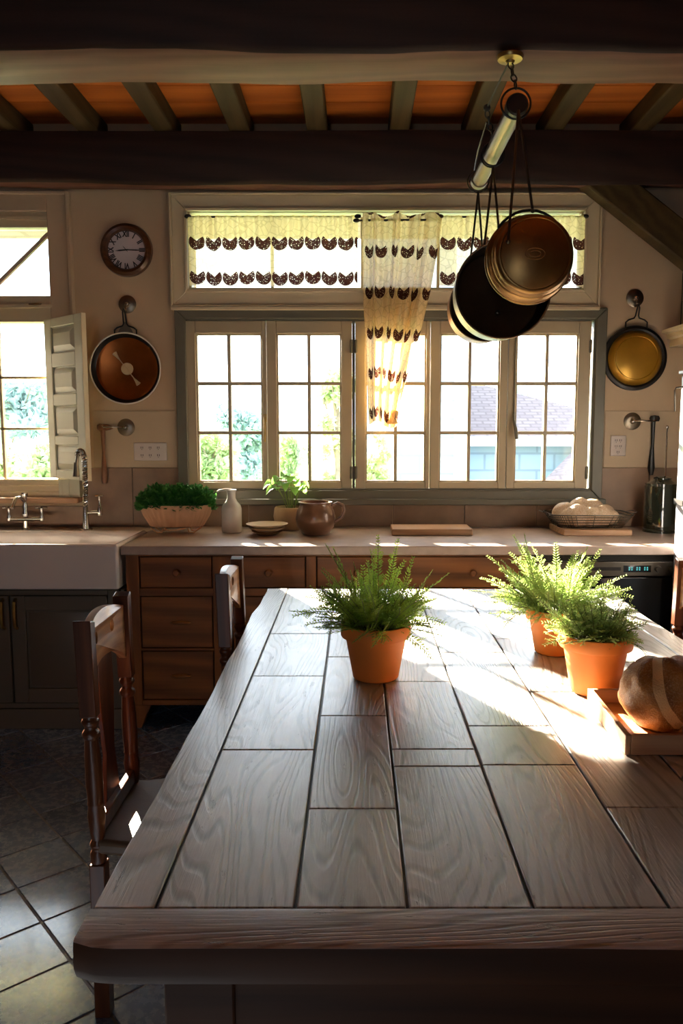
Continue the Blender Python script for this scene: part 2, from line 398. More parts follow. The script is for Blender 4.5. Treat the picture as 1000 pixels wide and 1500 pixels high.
# openings in the window wall
main = dict(x0=-.955, x1=1.325, z0=1.085, z1=2.045)
trs = dict(x0=-.895, x1=1.235, z0=2.175, z1=2.645)
lef = dict(x0=-2.62, x1=-1.62, z0=1.13, z1=2.58)
m = MB()
def wb(x0, x1, z0, z1): m.box(x0, x1, WY, WY + .16, z0, z1)
wb(LX, lef['x0'], 0, CZ); wb(lef['x0'], lef['x1'], 0, lef['z0']); wb(lef['x0'], lef['x1'], lef['z1'], CZ)
wb(lef['x1'], main['x0'], 0, CZ)
wb(main['x0'], main['x1'], 0, main['z0']); wb(main['x0'], main['x1'], main['z1'], trs['z0']); wb(main['x0'], main['x1'], trs['z1'], CZ)
wb(main['x0'], trs['x0'], trs['z0'], trs['z1']); wb(trs['x1'], main['x1'], trs['z0'], trs['z1'])
wb(main['x1'], RX, 0, CZ)
struct(build(m, 'wall_back', 'wall', smooth=False))
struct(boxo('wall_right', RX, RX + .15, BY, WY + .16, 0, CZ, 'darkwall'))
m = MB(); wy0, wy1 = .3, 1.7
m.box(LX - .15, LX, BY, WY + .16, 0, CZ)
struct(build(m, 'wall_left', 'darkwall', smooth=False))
# wall behind the camera with an unseen opening added for fill daylight
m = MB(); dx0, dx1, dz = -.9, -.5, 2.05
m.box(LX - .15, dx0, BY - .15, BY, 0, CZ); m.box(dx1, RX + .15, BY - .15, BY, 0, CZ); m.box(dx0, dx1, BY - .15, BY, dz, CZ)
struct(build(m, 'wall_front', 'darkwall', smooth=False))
# ceiling boards
m = MB(); y = BY - .15; i = 0
while y < WY + .16:
    y2 = min(y + .19, WY + .16); m.box(LX - .15, RX + .15, y + .002, y2 - .002, CZ, CZ + .025 + .002 * (i % 2)); y = y2; i += 1
m.box(LX - .15, RX + .15, BY - .15, WY + .16, CZ + .028, CZ + .06)
struct(build(m, 'ceiling', 'boards', smooth=False))
# splashback of large stone tiles
m = MB(); zt = 1.222
for a_, b_, zt_ in ((-2.99, -2.60, lef['z0'] - .12), (-2.60, -2.2, lef['z0'] - .12), (-2.2, -1.85, lef['z0'] - .12), (-1.85, -1.51, lef['z0'] - .12), (-1.51, -1.24, zt), (-1.24, -.983, zt), (-.983, -.6, 1.018), (-.6, -.2, 1.018), (-.2, .2, 1.018), (.2, .6, 1.018), (.6, 1.0, 1.018), (1.0, 1.356, 1.018), (1.356, 1.62, zt), (1.62, 1.98, zt), (1.98, 2.34, zt)):
    m.box(a_ + .0015, b_ - .0015, WY - .012, WY - .0005, CT + .002, zt_)
struct(build(m, 'trim_1', 'tileband', smooth=False, bevel=.001))
# painted panel joint line on the wall, above the splashback
m = MB(); m.box(-1.45, -.99, WY - .006, WY - .0005, zt + .002, 1.535); m.box(1.365, RX, WY - .006, WY - .0005, zt + .002, 1.535)
struct(build(m, 'trim_2', 'wallpanel', smooth=False, bevel=.002))
# floor: slate tiles laid diagonally
m = MB(); s_ = .222; rnd = random.Random(3)
c0 = Vector((-.93, 2.172)); e1 = Vector((cos(radians(41)), sin(radians(41)))) * s_; e2 = Vector((-sin(radians(41)), cos(radians(41)))) * s_
for i in range(-30, 34):
    for j in range(-30, 30):
        c = c0 + e1 * (i + .5) + e2 * (j + .5)
        if not (LX - .1 < c.x < RX + .1 and BY - .1 < c.y < WY): continue
        g = .0035; hz = -rnd.random() * .0015
        u, w = e1.normalized() * (s_ / 2 - g), e2.normalized() * (s_ / 2 - g)
        pts = [(c - u - w), (c + u - w), (c + u + w), (c - u + w)]
        m.prism([(p.x, p.y) for p in pts], 'Z', -.02, hz, rnd=(rnd.random(), 0))
fl = struct(build(m, 'floor', 'tile', bevel=.002, segs=1))
gr = boxo('grout', LX - .15, RX + .15, BY - .15, WY + .16, -.08, -.004, 'grout', fl)
struct(boxo('baseboard_left', LX, LX + .018, BY, CY, 0, .12, 'wallpanel', bevel=.004))

# ------------------------------------------------------------------ beams and joists
def wavy_beam(name, x0, x1, y0, y1, z0, z1, mat, seed, amp=.012, nx=60):
    m = MB(); rings = []
    ns = 4
    for i in range(nx + 1):
        x = x0 + (x1 - x0) * i / nx; ring = []
        def nz(k): return amp * noise.noise(Vector((x * 1.3, k * 7.3 + seed, seed))) + amp * .35 * noise.noise(Vector((x * 5.1, k * 3.1, seed)))
        c = .018
        pts = [(y0 + nz(1), z0 + c + nz(2)), (y0 + c + nz(1), z0 + nz(2)), (y1 - c + nz(3), z0 + nz(4)), (y1 + nz(3), z0 + c + nz(4)), (y1 + nz(3), z1), (y0 + nz(5), z1)]
        rings.append([m.b.verts.new((x, p[0], p[1])) for p in pts])
    for i in range(nx):
        for k in range(6):
            f = m.b.faces.new((rings[i][k], rings[i][(k + 1) % 6], rings[i + 1][(k + 1) % 6], rings[i + 1][k]))
            f.material_index = 1 if k in (1, 2) else 0  # bottom faces take the beam wood with light painted in
    m.b.faces.new(rings[0]); m.b.faces.new(rings[-1][::-1])
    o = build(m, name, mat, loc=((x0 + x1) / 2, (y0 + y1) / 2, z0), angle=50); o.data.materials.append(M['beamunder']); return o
BZ = 2.676
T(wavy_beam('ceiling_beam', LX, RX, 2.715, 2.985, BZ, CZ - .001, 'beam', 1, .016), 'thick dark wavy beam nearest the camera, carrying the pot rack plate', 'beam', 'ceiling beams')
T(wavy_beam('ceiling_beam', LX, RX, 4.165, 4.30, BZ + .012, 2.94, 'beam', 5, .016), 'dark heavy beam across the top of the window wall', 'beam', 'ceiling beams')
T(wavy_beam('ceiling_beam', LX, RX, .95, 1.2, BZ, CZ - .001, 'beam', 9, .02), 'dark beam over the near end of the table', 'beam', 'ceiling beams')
jx = [(-2.14, 'first'), (-1.76, 'leftmost in view'), (-1.367, 'second from the left edge'), (-.976, 'the one above the wall clock'), (-.595, 'over the left end of the lace valance'), (-.20, 'over the twin left casements'), (.214, 'near the middle above the knotted curtain'), (.605, 'directly behind the pot rack bar'), (.997, 'just right of the pot rack chain'), (1.44, 'rightmost in view'), (1.87, '')]
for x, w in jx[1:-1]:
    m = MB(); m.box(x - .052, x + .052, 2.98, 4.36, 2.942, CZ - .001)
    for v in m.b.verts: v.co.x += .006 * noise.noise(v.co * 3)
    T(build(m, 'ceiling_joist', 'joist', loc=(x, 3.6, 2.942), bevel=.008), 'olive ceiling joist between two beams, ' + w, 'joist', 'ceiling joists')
# sloping braces on the right
def slope_beam(p0, p1, th, y0, y1, label, nm='sloping_beam'):
    a, b = Vector((p0[0], p0[1])), Vector((p1[0], p1[1])); d = (b - a).normalized(); n = Vector((-d.y, d.x))
    if n.y < 0: n = -n
    m = MB(); m.prism([tuple(a), tuple(b), tuple(b + n * th), tuple(a + n * th)], 'Y', y0, y1)
    T(build(m, nm, 'joist', loc=(a.x, y0, min(a.y, b.y)), bevel=.01), label, 'beam', 'sloping roof beams')
q0 = U(856, 270, Y=4.2); q1 = U(1000, 385, Y=4.2); d_ = (q1 - q0) / (q1.x - q0.x)
pa = q0 - d_ * .0; pb = q0 + d_ * (RX - q0.x - .02)
slope_beam((pa.x - .06, pa.z + .045), (pb.x, pb.z), .17, 4.19, 4.298, 'dark sloping beam running down to the right beside the wide window')
slope_beam((pa.x + .45, pa.z - .02), (pb.x, pb.z + .16), .14, 3.3, 3.44, 'dark sloping beam above the wire rack, nearer than its neighbour')

# ------------------------------------------------------------------ windows
def frame_ring(m, x0, x1, z0, z1, w, y0, y1, mitre=True):
    """four mitred boards"""
    o = [(x0, z0), (x1, z0), (x1, z1), (x0, z1)]; i = [(x0 + w, z0 + w), (x1 - w, z0 + w), (x1 - w, z1 - w), (x0 + w, z1 - w)]
    for k in range(4):
        j = (k + 1) % 4; m.prism([o[k], o[j], i[j], i[k]], 'Y', y0, y1)
# --- main casement window
w2 = sthing('window_2', (main['x0'], WY, main['z0']))
m = MB(); X0, X1, Z0, Z1 = -.981, 1.352, 1.041, 2.085
frame_ring(m, X0, X1, Z0, Z1, .058, WY - .035, WY + .02)
build(m, 'outer_frame', 'greyframe', w2, bevel=.005)
m = MB(); frame_ring(m, X0 + .05, X1 - .05, Z0 + .05, Z1 - .05, .016, WY - .02, WY + .10)
build(m, 'inner_frame', 'greyframe', w2, bevel=.003)
m = MB(); m.box(X0 - .02, X1 + .02, WY - .055, WY - .0005, Z0 - .022, Z0 + .012)
build(m, 'window_sill', 'greyframe', w2, bevel=.006)
# sashes (px of sash edges and of glass edges)
sy0, sy1 = WY - .022, WY + .03
def zz(py): return U(522, py, Y=WY).z
def xx(px, py=600): return U(px, py, Y=WY).x
sashes = [(272, 391, 289, 385, 'left'), (392, 515.5, 406, 500, 'right'), (520, 628.5, 535, 623, 'right'), (629.5, 741, 643, 730, 'left'), (742, 861, 753.5, 843, 'right')]
zs0, zs1 = Z0 + .068, Z1 - .068
gz0, gz1 = zz(706), zz(489)
for k, (a, b, ga, gb, hinge) in enumerate(sashes):
    a, b, ga, gb = xx(a), xx(b), xx(ga), xx(gb)
    m = MB()
    m.box(a, ga, sy0, sy1, zs0, zs1); m.box(gb, b, sy0, sy1, zs0, zs1)
    m.box(ga, gb, sy0, sy1, zs0, gz0); m.box(ga, gb, sy0, sy1, gz1, zs1)
    so = build(m, 'sash', 'sash', w2, bevel=.003)
    m = MB(); mw = .009; xm = (ga + gb) / 2
    m.box(xm - mw, xm + mw, sy0 + .008, sy1 - .006, gz0, gz1)
    for t in (zz(562), zz(634)): m.box(ga, gb, sy0 + .007, sy1 - .005, t - mw, t + mw)
    # bead around the glass
    frame_ring(m, ga, gb, gz0, gz1, .009, sy0 + .01, sy1 - .006)
    build(m, 'glazing_bars', 'sash', so, bevel=.002)
    m = MB(); m.box(ga, gb, sy0 + .022, sy0 + .026, gz0, gz1)
    build(m, 'pane', 'glass', so, smooth=False)
    hx = a + .004 if k in (0, 2) else b - .004
    if k in (0, 1, 2, 4):
        for hz in (zz(508), zz(692)):
            m = MB(); m.lathe([(.007, -.035), (.007, .035)], (hx, sy0 - .006, hz), 10); m.box(hx - .008, hx + .008, sy0 - .004, sy0 + .002, hz - .03, hz + .03)
            build(m, 'hinge', 'greyframe', so)
m = MB(); m.box(xx(515.5) + .0005, xx(520) - .0005, WY - .012, WY + .06, zs0, zs1); build(m, 'mullion', 'greyframe', w2)
# espagnolette handle on the left pair
m = MB(); hx = xx(388.5); z1_, z0_ = zz(610), zz(647)
m.tube([(hx, sy0, z1_), (hx, sy0 - .02, z1_ - .004), (hx + .002, sy0 - .028, z1_ - .03), (hx, sy0 - .024, z0_ + .03), (hx, sy0 - .022, z0_)], .0055, 8); m.box(hx - .01, hx + .01, sy0 - .004, sy0, z1_ - .03, z1_ + .012)
build(m, 'window_handle', 'brass', w2, bevel=.001)
m = MB(); hx = xx(751); m.tube([(hx, sy0 - .008, zz(488)), (hx + .001, sy0 - .006, zz(560)), (hx, sy0 - .006, zz(606))], .004, 6)
m.tube([(hx, sy0 - .008, zz(604)), (hx - .004, sy0 - .02, zz(616)), (hx + .006, sy0 - .03, zz(628)), (hx + .014, sy0 - .032, zz(643))], .008, 8, radii=[.006, .008, .011, .010])
build(m, 'stay_bar', 'greyframe', w2)

# --- transom above (glass behind the valance)
w3 = sthing('window_3', (trs['x0'], WY, trs['z0']))
tx0, tx1, tz0, tz1 = xx(251, 370), xx(877.5, 370), zz(451), zz(284.5)
m = MB(); frame_ring(m, tx0, tx1, tz0, tz1, .012, WY - .045, WY - .0005); frame_ring(m, tx0 + .012, tx1 - .012, tz0 + .012, tz1 - .012, .072, WY - .03, WY - .0005)
frame_ring(m, tx0 + .078, tx1 - .078, tz0 + .078, tz1 - .078, .016, WY - .042, WY + .01)
build(m, 'casing', 'cream', w3, bevel=.004)
m = MB(); frame_ring(m, tx0 + .094, tx1 - .094, tz0 + .094, tz1 - .085, .012, WY - .01, WY + .05)
for px in (400, 530, 640, 750): m.box(xx(px) - .008, xx(px) + .008, WY + .03, WY + .055, tz0 + .11, tz1 - .11)
build(m, 'sash', 'cream', w3, bevel=.003)
m = MB(); m.box(tx0 + .11, tx1 - .11, WY + .040, WY + .044, tz0 + .11, tz1 - .11); build(m, 'pane', 'glass', w3, smooth=False)
m = MB(); m.box(tx0 - .0, tx1 + .0, WY - .05, WY - .0005, tz0 - .018, tz0 + .002); build(m, 'ledge', 'cream', w3, bevel=.004)

# --- left window over the sink
w1 = sthing('window_1', (lef['x0'], WY, lef['z0']))
cx1 = xx(107, 400); cx0 = -2.75
ztop = zz(284)
m = MB()
m.box(xx(83), cx1, WY - .03, WY - .0005, 1.105, ztop); m.box(cx0, xx(83), WY - .03, WY - .0005, zz(311), ztop); m.box(cx0, cx0 + .11, WY - .03, WY - .0005, 1.105, zz(311))
m.box(cx1 - .014, cx1 + .006, WY - .042, WY - .0005, 1.105, ztop + .006); m.box(cx0, cx1 - .014, WY - .042, WY - .0005, ztop - .012, ztop + .006)
build(m, 'casing', 'wallpanel', w1, bevel=.004)
gx1 = xx(75, 400); gx0 = -2.50
m = MB()
# inner cream frame: upper light
m.box(gx1, xx(83), WY - .015, WY + .07, zz(727), zz(311)); m.box(cx0 + .11, gx0, WY - .015, WY + .07, zz(727), zz(311))
m.box(gx0, gx1, WY - .012, WY + .07, zz(334), zz(311)); m.box(gx0, gx1, WY - .018, WY + .07, zz(472), zz(434))
for (pa_, pb_, dd) in ((318, 323, .022), (447, 452, .03)):
    m.box(gx0 - .02, gx1 + .01, WY - dd, WY - .01, zz(pb_), zz(pa_))
fo = build(m, 'window_frame', 'cream', w1, bevel=.004)
m = MB(); m.box(lef['x0'] - .05, lef['x1'] + .05, WY + .071, WY + .40, 2.05, 2.085); build(m, 'added_sun_ledge', 'cream', w1, smooth=False)  # ledge outside, added out of sight to shade the lower pane from sun
m = MB(); b0, b1 = zz(728), zz(701); hb = b1 - b0
m.prism([(WY + .07, b0), (WY - .050, b0), (WY - .050, b0 + hb * .30), (WY - .040, b0 + hb * .36), (WY - .040, b0 + hb * .62), (WY - .028, b0 + hb * .68), (WY - .028, b1 - .006), (WY - .018, b1), (WY + .07, b1)], 'X', gx0 - .02, xx(91, 715))
build(m, 'bottom_rail', 'cream', w1)
m = MB(); m.box(xx(91, 715) + .001, cx1 + .01, WY - .055, WY - .0005, b0, b1); m.box(xx(97, 715), xx(107, 715), WY - .062, WY - .054, b0, b1)
build(m, 'corner_block', 'shutter', w1, bevel=.002)
m = MB(); m.box(gx0, gx1, WY + .03, WY + .034, zz(434), zz(334)); build(m, 'pane', 'glass', w1, smooth=False)
m = MB(); m.box(gx0, gx1, WY + .03, WY + .034, zz(701), zz(472)); build(m, 'pane', 'glass', w1, smooth=False)
m = MB(); yy = WY + .005
for px in (1.5, -66): 
    x = xx(px); m.box(x - .008, x + .008, yy, yy + .025, zz(701), zz(472))
for py in (553, 628): m.box(gx0, gx1, yy, yy + .025, zz(py) - .007, zz(py) + .007)
build(m, 'glazing_bars', 'cream', w1, bevel=.002)
m = MB(); a, b = U(-6, 418, Y=WY), U(71, 342, Y=WY)
dd = Vector((b.x - a.x, 0, b.z - a.z)).normalized(); nn = Vector((-dd.z, 0, dd.x)) * .010
m.prism([(a.x - nn.x, a.z - nn.z), (b.x - nn.x, b.z - nn.z), (b.x + nn.x, b.z + nn.z), (a.x + nn.x, a.z + nn.z)], 'Y', WY - .006, WY + .02)
build(m, 'diagonal_stay', 'wallpanel', w1, bevel=.003)
m = MB(); a = U(52, 446, Y=WY - .02); m.lathe([(.0, -.035), (.006, -.033), (.008, 0), (.006, .033), (0, .035)], (a.x, a.y - .006, a.z), 10, axis='X'); build(m, 'catch', 'steel', w1)
m = MB(); m.box(cx0 - .05, xx(118), WY - .10, WY - .0005, zz(735), zz(727)); build(m, 'window_sill', 'board', w1, bevel=.006, props={'label': 'brown wooden window sill'})
# shutter
hp = U(70, 585, Y=WY - .03); sa = radians(-43); sw = .48
def SP(u, t, z): return Vector((hp.x + u * cos(sa) - t * sin(sa), WY - .035 + u * sin(sa) + t * cos(sa), z))
def sbox(m, u0, u1, t0, t1, z0, z1):
    vs = m.box(u0, u1, t0, t1, z0, z1)
    for v in vs: v.co = SP(v.co.x, v.co.y, v.co.z)
sz0, sz1 = zz(699), zz(470)
m = MB(); fw = .075
sw = .405
sbox(m, 0, sw, .008, .020, sz0, sz1)           # core
sbox(m, 0, fw, -.004, .006, sz0, sz1); sbox(m, sw - fw, sw, -.004, .006, sz0, sz1)
hh = sz1 - sz0; rails = [(0, .055), (.215, .27), (.46, .53), (.70, .785), (.945, 1)]
for a, b in rails: sbox(m, fw, sw - fw, -.004, .006, sz0 + a * hh, sz0 + b * hh)
sh = build(m, 'shutter', 'shutter', w1, bevel=.004, props={'label': 'open cream shutter with four raised panels'})
m = MB()
for k in range(4):
    za, zb = sz0 + rails[k][1] * hh + .008, sz0 + rails[k + 1][0] * hh - .008; ua, ub = fw + .008, sw - fw - .008; e = .028
    A = [SP(u, .0079, z) for u, z in ((ua, za), (ub, za), (ub, zb), (ua, zb))]; B = [SP(u, -.008, z) for u, z in ((ua + e, za + e), (ub - e, za + e), (ub - e, zb - e), (ua + e, zb - e))]
    VA = [m.b.verts.new(p) for p in A]; VB = [m.b.verts.new(p) for p in B]
    m.b.faces.new(VB)
    for i in range(4): m.b.faces.new((VA[i], VA[(i + 1) % 4], VB[(i + 1) % 4], VB[i]))
build(m, 'raised_panels', 'shutter', sh, smooth=False)
m = MB(); sbox(m, sw, sw + .006, -.004, .020, sz0, sz1); build(m, 'shutter_edge', 'cream', sh)

# ------------------------------------------------------------------ curtains
def cloth(name, mat, fn, nu, nv, uvfn, loc):
    me_b = bmesh.new(); uvl = me_b.loops.layers.uv.new('UVMap'); g = []
    for j in range(nv + 1):
        g.append([me_b.verts.new(fn(i / nu, j / nv)) for i in range(nu + 1)])
    for j in range(nv):
        for i in range(nu):
            f = me_b.faces.new((g[j][i], g[j][i + 1], g[j + 1][i + 1], g[j + 1][i]))
            for l, (a, b) in zip(f.loops, ((i, j), (i + 1, j), (i + 1, j + 1), (i, j + 1))): l[uvl].uv = uvfn(a / nu, b / nv)
    mb = MB(); mb.b.free(); mb.b = me_b
    return mb
vz1, vz0 = zz(319), zz(421)
vh = vz1 - vz0
M['lace'] = lacemat([vh - .135 + .0, .048], .088, .0425, alpha=.11, trans=.75)
def valance(x0, x1, label, seed):
    w = x1 - x0
    def fn(u, v):
        x = x0 + u * w; z = vz0 + v * vh
        am = .004 + .006 * v
        y = WY - .045 + am * sin(x * 2 * pi / .055 + 1.3 * sin(x * 9 + seed)) * (.3 + .7 * v) + .010 * noise.noise(Vector((x * 3, v, seed))) * (1 - v) + (.014 * math.exp(-((x - x0 - .13) / .02) ** 2))
        return (x, y, z + .004 * sin(x * 20) * (1 - v))
    root = thing('lace_valance', (x0 + w / 2, WY - .045, vz0), label, 'curtain', 'cafe curtain valances')
    mb = cloth('cloth', 'lace', fn, int(w * 220), 14, lambda u, v: (u * w * 1.0, v * vh), None)
    build(mb, 'cloth', 'lace', root)
    m = MB(); m.lathe([(.0055, -w / 2), (.0055, w / 2)], (x0 + w / 2, WY - .026, vz1 - .002), 10, axis='X'); build(m, 'curtain_rod', 'iron', root)
    for s, xe in ((-1, x0), (1, x1)):
        m = MB(); m.ball((xe, WY - .045, vz1 - .004), .012, (1.6, 1, 1), 2); build(m, 'finial', 'iron', root)
valance(xx(284), xx(524, 400), 'long cream lace valance with brown heart rows, left of the hanging curtain', 1)
valance(xx(640), xx(851, 400), 'short cream lace valance with brown heart rows behind the hanging pans', 5)
M['lace2'] = lacemat([.06 + .213 * k for k in range(7)], .108, .040, alpha=.05, trans=.40)
def curtain():
    yb = 4.26
    L = [(315, 531), (350, 530), (420, 531), (480, 534), (540, 537), (600, 539), (624, 541)]
    R = [(315, 646), (350, 642), (420, 630), (480, 616), (540, 598), (590, 585), (624, 580)]
    def ip(tab, py):
        for (a, b), (c, d) in zip(tab, tab[1:]):
            if py <= c: return b + (d - b) * (py - a) / (c - a)
        return tab[-1][1]
    zt_, zb_ = U(580, 313, Y=yb).z, U(560, 622, Y=yb).z; hgt = zt_ - zb_
    def fn(u, v):
        py = 624 + (315 - 624) * v
        xl, xr = U(ip(L, py), py, Y=yb).x, U(ip(R, py), py, Y=yb).x
        z = zb_ + v * hgt + .010 * sin(u * 17) * (v > .93) + .02 * (1 - v) * sin(u * 6)
        uu = u + .025 * sin(u * 21)
        x = xl + (xr - xl) * uu; wdt = xr - xl
        am = .028 * (.55 + .45 * u) * (.62 / max(.35, wdt / .4) if False else 1)
        ph = u * 2 * pi * 4.2 + .8 * sin(v * 4) 
        y = yb + am * sin(ph) + .006 * sin(u * 2 * pi * 13 + v * 3) + .010 * noise.noise(Vector((u * 4, v * 3, 2)))
        return (x, y, z)
    root = thing('hanging_curtain', (U(575, 600, Y=yb).x, yb, zb_), 'narrow cream lace curtain hanging gathered and knotted over the middle casement', 'curtain')
    build(cloth('c', None, fn, 150, 90, lambda u, v: (u * .62, v * hgt), None), 'cloth', 'lace2', root)
    # gathered knot at the lower right corner
    k = U(577, 606, Y=yb); m = MB(); m.ball(tuple(k + Vector((0, -.012, 0))), .022, (1, .8, 1), 3, .35)
    m.lathe([(.008, .0), (.016, -.02), (.03, -.045), (.026, -.05)], tuple(k + Vector((-.012, -.01, -.005))), 20, flute=lambda a, h: .18 * sin(a * 7))
    build(m, 'knot', 'lace2', root)
    m = MB(); a = U(522, 323, Y=yb + .02); b = U(641, 322, Y=yb + .02)
    m.tube([a, b], .006, 8)
    for p in (a, b): m.ball(tuple(p), .011, (1.7, 1, 1), 2)
    build(m, 'curtain_rod', 'iron', root)
    for p in (a, b):
        m = MB(); s = 1 if p is a else -1
        m.tube([p + Vector((s * .02, 0, 0)), Vector((p.x + s * .02, WY - .032, p.z + .01))], .004, 6)
        build(m, 'rod_bracket', 'iron', root)
curtain()

# ------------------------------------------------------------------ wall things
def ring_profile(prof): return prof
# clock
c = U(186, 367, Y=WY); R = .140
ck = thing('wall_clock', (c.x, WY, c.z), 'round walnut rimmed wall clock with roman numerals above the copper pan', 'clock')
m = MB(); m.lathe([(R * .70, -.012), (R * .76, -.030), (R * .86, -.036), (R * .97, -.026), (R, -.006), (R, -.0005)], (c.x, WY, c.z), 64, axis='Y', cap=False); build(m, 'rim', 'clockwood', ck)
m = MB(); m.lathe([(R * .74, -.0125), (R * .74, -.001)], (c.x, WY, c.z), 64, axis='Y'); build(m, 'clock_face', 'clockface', ck)
def text_mesh(txt, size, mat, parent, place, ext=.0006, name='numeral', font=None):
    cu = bpy.data.curves.new('t', 'FONT'); cu.body = txt; cu.size = size; cu.align_x = 'CENTER'; cu.align_y = 'CENTER'; cu.extrude = ext; cu.offset = .0014
    to = bpy.data.objects.new('t', cu); COL.objects.link(to); bpy.context.view_layer.update()
    dg = bpy.context.evaluated_depsgraph_get(); me = bpy.data.meshes.new_from_object(to.evaluated_get(dg)); bpy.data.objects.remove(to)
    b = bmesh.new(); b.from_mesh(me); bpy.data.meshes.remove(me)
    for v in b.verts: v.co = place(v.co)
    return b
for k, tx in enumerate(['XII', 'I', 'II', 'III', 'IIII', 'V', 'VI', 'VII', 'VIII', 'IX', 'X', 'XI']):
    an = radians(-30 * k)
    def place(co, an=an):
        x = co.x * .72; y = co.y + R * .585
        return Vector((c.x + x * cos(an) - y * sin(an), WY - .0135 - co.z, c.z + x * sin(an) + y * cos(an)))
    tb = text_mesh(tx, .041, 'ink', ck, place); mb_ = MB(); mb_.b.free(); mb_.b = tb; build(mb_, 'numeral', 'ink', ck, smooth=False)
def hand(L, w, ang, y):
    m = MB(); an = radians(ang); pts = [(-.012, -w), (L * .6, -w * 1.3), (L, 0), (L * .6, w * 1.3), (-.012, w)]
    m.prism([(c.x + p[0] * sin(an) + p[1] * cos(an), c.z + p[0] * cos(an) - p[1] * sin(an)) for p in pts], 'Y', y - .001, y); return m
build(hand(.060, .003, 265, WY - .0165), 'hour_hand', 'ink', ck); build(hand(.088, .0022, 92, WY - .0185), 'minute_hand', 'ink', ck); build(hand(.028, .0012, -40, WY - .0195), 'second_hand', 'ink', ck)

def wall_hook(px, py, label, name='wall_hook', arm=None):
    p = U(px, py, Y=WY)
    t = thing(name, (p.x, WY, p.z), label, 'hook', 'round metal wall hooks')
    m = MB(); m.lathe([(0, -.018), (.012, -.018), (.016, -.014), (.040, -.012), (.047, -.007), (.048, -.0065)], (p.x, WY, p.z), 36, axis='Y', cap=False)
    build(m, 'backplate', 'steel', t)
    m = MB(); m.ball((p.x, WY - .022, p.z), .011, (1, .8, 1), 2)
    if arm is None: m.tube([(p.x, WY - .02, p.z), (p.x, WY - .045, p.z - .012), (p.x, WY - .046, p.z - .03), (p.x, WY - .034, p.z - .034)], .004, 8)
    else:
        e = U(arm, py - 1, Y=WY - .04); m.tube([(p.x, WY - .02, p.z), (p.x + .3 * (e.x - p.x), WY - .042, p.z + .002), (e.x, WY - .044, p.z + .001), (e.x + (.008 if arm > px else -.008), WY - .044, p.z + .012)], .005, 8)
    build(m, 'hook_arm', 'chrome', t); return t, p
wall_hook(187, 446, 'round metal hook plate holding the copper pan')
wall_hook(929, 437, 'round metal hook plate holding the mustard pan')
wall_hook(185, 626, 'round metal hook plate with arm holding the wooden mallet', arm=152)
wall_hook(925, 617, 'round metal hook plate with arm holding the black ladle', arm=958)

def wall_pan(px, py, R, handle_top, style):
    p = U(px, py, Y=WY - .03)
    if style == 'copper':
        t = thing('frying_pan', (p.x, WY - .02, p.z - R), 'copper lined frying pan with pale rim hung below the clock', 'pan')
        m = MB(); m.lathe([(0, -.004), (R * .80, -.004), (R * .9, -.014), (R * .975, -.042), (R * .99, -.042), (R * .99, -.034), (R * .9, -.002), (R * .82, .004), (0, .004)], (p.x, WY - .008, p.z), 72, axis='Y', cap=False); build(m, 'pan_body', 'copper', t)
        m = MB(); m.lathe([(R * .835, -.0045), (R * .90, -.0145), (R * .965, -.041)], (p.x, WY - .0085, p.z), 72, axis='Y', cap=False)
        for v in m.b.verts: v.co.y -= .0006
        build(m, 'dark_inner_wall', 'iron', t)
        m = MB(); m.torus((p.x, WY - .05, p.z), R * .985, .0042, (0, 1, 0), 72, 8); build(m, 'rim', 'whitecer', t)
        # centre medallion with a bar ending in two shells
        m = MB(); m.lathe([(0, -.008), (.030, -.008), (.033, -.004), (.033, 0)], (p.x, WY - .012, p.z), 32, axis='Y'); build(m, 'medallion', 'saucer', t)
        m = MB(); a = radians(-53)
        for s in (1, -1):
            dx, dz = cos(a) * s, sin(a) * s; y = WY - .026
            m.tube([(p.x, y, p.z), (p.x + dx * .06, y, p.z + dz * .06), (p.x + dx * .085, y, p.z + dz * .085), (p.x + dx * .105, y, p.z + dz * .105)], .003, 8, radii=[.0022, .003, .008, .014])
        build(m, 'shell_ornament', 'saucer', t)
    else:
        t = thing('frying_pan', (p.x, WY - .02, p.z - R), 'mustard gold pan with black rim hung on the right wall', 'pan')
        m = MB(); m.lathe([(0, -.046), (R * .60, -.046), (R * .64, -.043), (R * .66, -.046), (R * .70, -.044), (R * .84, -.018), (R * .86, -.004)], (p.x, WY - .004, p.z), 72, axis='Y', cap=False)
        build(m, 'pan_body', 'gold', t)
        m = MB(); m.lathe([(R * .84, -.02), (R * .90, -.028), (R * .985, -.022), (R, -.010), (R * .98, -.001)], (p.x, WY - .004, p.z), 72, axis='Y', cap=False); build(m, 'rim', 'iron', t)
    # handle loop
    ht = U(px, handle_top, Y=WY - .03).z; y = WY - .024; hw = R * (.31 if style == 'copper' else .33)
    z0 = p.z + R * .93
    pts = [(p.x - hw, y, z0 - .01), (p.x - hw, y, z0 + .028), (p.x - hw * .75, y, z0 + .040), (p.x - hw * .25, y, z0 + .050), (p.x - .008, y - .004, z0 + .062), (p.x - .006, y - .022, ht - .02), (p.x, y - .027, ht - .002),
           (p.x + .006, y - .022, ht - .02), (p.x + .008, y - .004, z0 + .062), (p.x + hw * .25, y, z0 + .050), (p.x + hw * .75, y, z0 + .040), (p.x + hw, y, z0 + .028), (p.x + hw, y, z0 - .01)]
    m = MB(); m.tube(pts, .0042, 8); build(m, 'handle', 'iron', t)
    if style == 'copper':
        m = MB(); m.prism([(p.x - hw * .8, z0 + .0), (p.x + hw * .8, z0 + .0), (p.x + hw * .55, z0 + .03), (p.x + .007, z0 + .07), (p.x - .007, z0 + .07), (p.x - hw * .55, z0 + .03)], 'Y', y - .001, y + .002); build(m, 'handle_plate', 'steel', t)
